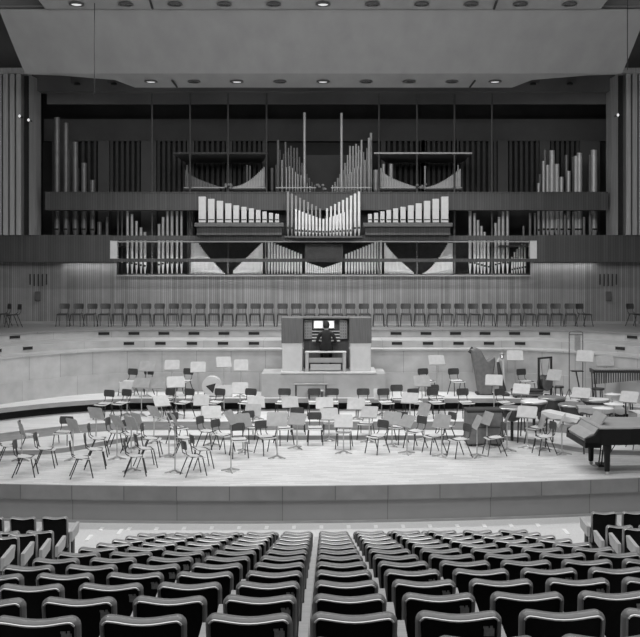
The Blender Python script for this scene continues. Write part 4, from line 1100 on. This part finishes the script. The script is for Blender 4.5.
perc_table(568, 25.2, 1.2, 0.4, 0.95, -0.75, 'pale cloth covered percussion table slanting beside the piano keyboard', 0.12)
perc_table(600, 26.2, 1.1, 0.6, 0.95, -0.15, 'grey covered percussion table behind the middle of the piano', 0.0, 'ring', 'stand')
perc_table(650, 25.6, 0.9, 0.6, 0.92, 0.1, 'pale cloth covered table behind the piano at right edge', 0.0)
# cymbals on stands
for n, (px, py, Y, z) in enumerate(((603, 408, 24.8, 0), (614, 404, 25.2, 0), (612, 394, 27.9, Z2))):
    e = empty('cymbal_stand', (PX(px, Y), Y, z)); h = PZ(py, Y)-z; tag(e, 'flat pale cymbal on a thin stand, %s of three behind the piano' % ('nearest', 'middle', 'farthest')[n], 'cymbal', 'cymbals behind the piano')
    MB().bar((0, 0, 0.1), (0, 0, h), 0.012).build('pole', 'steel', e)
    MB().lathe([(0.26, h), (0.1, h+0.015), (0.03, h+0.035), (0.01, h+0.04)], 24).build('cymbal', 'plate', e, True)
    mb = MB()
    for k in range(3): a_ = k*2*PI/3; mb.bar((0, 0, 0.3), (0.22*math.cos(a_), 0.22*math.sin(a_), 0), 0.01)
    mb.build('tripod', 'steel', e)
# stools
for n, (px, py, Y, z) in enumerate(((558, 386, 29.5, Z3), (598, 388, 28.0, Z2), (628, 400, 27.3, Z2))):
    z = Z3 if Y > e3(PX(px, Y)) else (Z2 if Y > e2(PX(px, Y)) else 0)
    h = PZ(py, Y)-z
    e = empty('stool', (PX(px, Y), Y, z)); tag(e, 'small black stool on the right risers, %s from left' % ordn(n+1), 'stool', 'stools among the percussion')
    MB().lathe([(0.17, h-0.05), (0.18, h-0.03), (0.17, h)], 16).build('seat', 'black_metal', e)
    for k in range(4): a_ = PI/4+k*PI/2; MB().bar((0.12*math.cos(a_), 0.12*math.sin(a_), h-0.05), (0.17*math.cos(a_), 0.17*math.sin(a_), 0), 0.016).build('leg', 'black_metal', e)
# round pale drum left
Y = 30.1; e = empty('covered_drum', (PX(212, Y), Y, Z3)); tag(e, 'pale round drum with a dark opening on the left of the rear riser', 'drum')
h = PZ(376, Y)-Z3; r_ = 0.29
MB().bar((0, -0.14, h-r_), (0, 0.14, h-r_), r_, n=32).build('drum_shell', 'white', e)
MB().bar((0, -0.15, h-r_-0.04), (0, -0.135, h-r_-0.04), r_*0.62, n=3).build('opening', 'mouth', e)
for s_ in (-1, 1): MB().bar((s_*0.18, 0, h-r_-0.15), (s_*0.25, -0.05, 0), 0.015).build('leg', 'black_metal', e)

# ================================================================== LIGHT
def spot(loc, target, power, ang=110, size=0.15, blend=0.8):
    l = bpy.data.lights.new('lamp_beam', 'SPOT'); l.energy = power; l.spot_size = math.radians(ang); l.spot_blend = blend; l.shadow_soft_size = size
    o = bpy.data.objects.new('lamp_beam', l); col.objects.link(o); o.location = loc
    d = Vector(target)-Vector(loc); o.rotation_euler = d.to_track_quat('-Z', 'Y').to_euler(); return o
for (px, py, Y) in lamps:
    p = P(px, py, Y)-Vector((0, 0, 0.1))
    if Y < 30: spot(p, (p.x*0.9, p.y-3.0, 0), 350, 110)
    else: spot(p, (p.x*1.0, p.y+0.8, 0), 390, 125)
def area(loc, sx, sy, power, target):
    l = bpy.data.lights.new('house_and_fill_light', 'AREA'); l.shape = 'RECTANGLE'; l.size = sx; l.size_y = sy; l.energy = power
    o = bpy.data.objects.new('house_and_fill_light', l); col.objects.link(o); o.location = loc
    d = Vector(target)-Vector(loc); o.rotation_euler = d.to_track_quat('-Z', 'Y').to_euler(); return o
area((0, 17, 12.5), 18, 3, 1000, (0, 19, 0))
area((0, 13, 10.5), 16, 1.5, 760, (0, 36, 5.5))  # added unseen fill light for the fins, beams and choir
area((0, 7, 12.0), 16, 9, 800, (0, 7.2, 0))
# strip lamps under the organ beams
for (a_, b_, nm) in ((60, 112, 'left'), (536, 600, 'right'), (125, 525, 'middle')):
    xx0, xx1 = PX(a_, YL), PX(b_, YL)
    zb = PZ(262, YL) if nm != 'middle' else PZ(258.5, YL)
    yy = YL+0.42 if nm != 'middle' else YL+0.25
    tag(MB().box(xx0, xx1, yy-0.03, yy+0.03, zb-0.03, zb).build('strip_light', 'ring'), 'thin strip light hidden behind the %s organ rail' % nm, 'strip light')
    area(((xx0+xx1)/2, yy, zb-0.05), xx1-xx0, 0.05, (9 if nm != 'middle' else 24)*(xx1-xx0)/4, ((xx0+xx1)/2, yy+0.35, zb-1.5))
w = bpy.data.worlds.new('world'); sc.world = w; w.use_nodes = True
w.node_tree.nodes['Background'].inputs[0].default_value = (1, 1, 1, 1); w.node_tree.nodes['Background'].inputs[1].default_value = 0.13
vs = sc.view_settings; vs.view_transform = 'Standard'; vs.look = 'None'; vs.exposure = 0.0; vs.gamma = 1.0; vs.use_curve_mapping = False
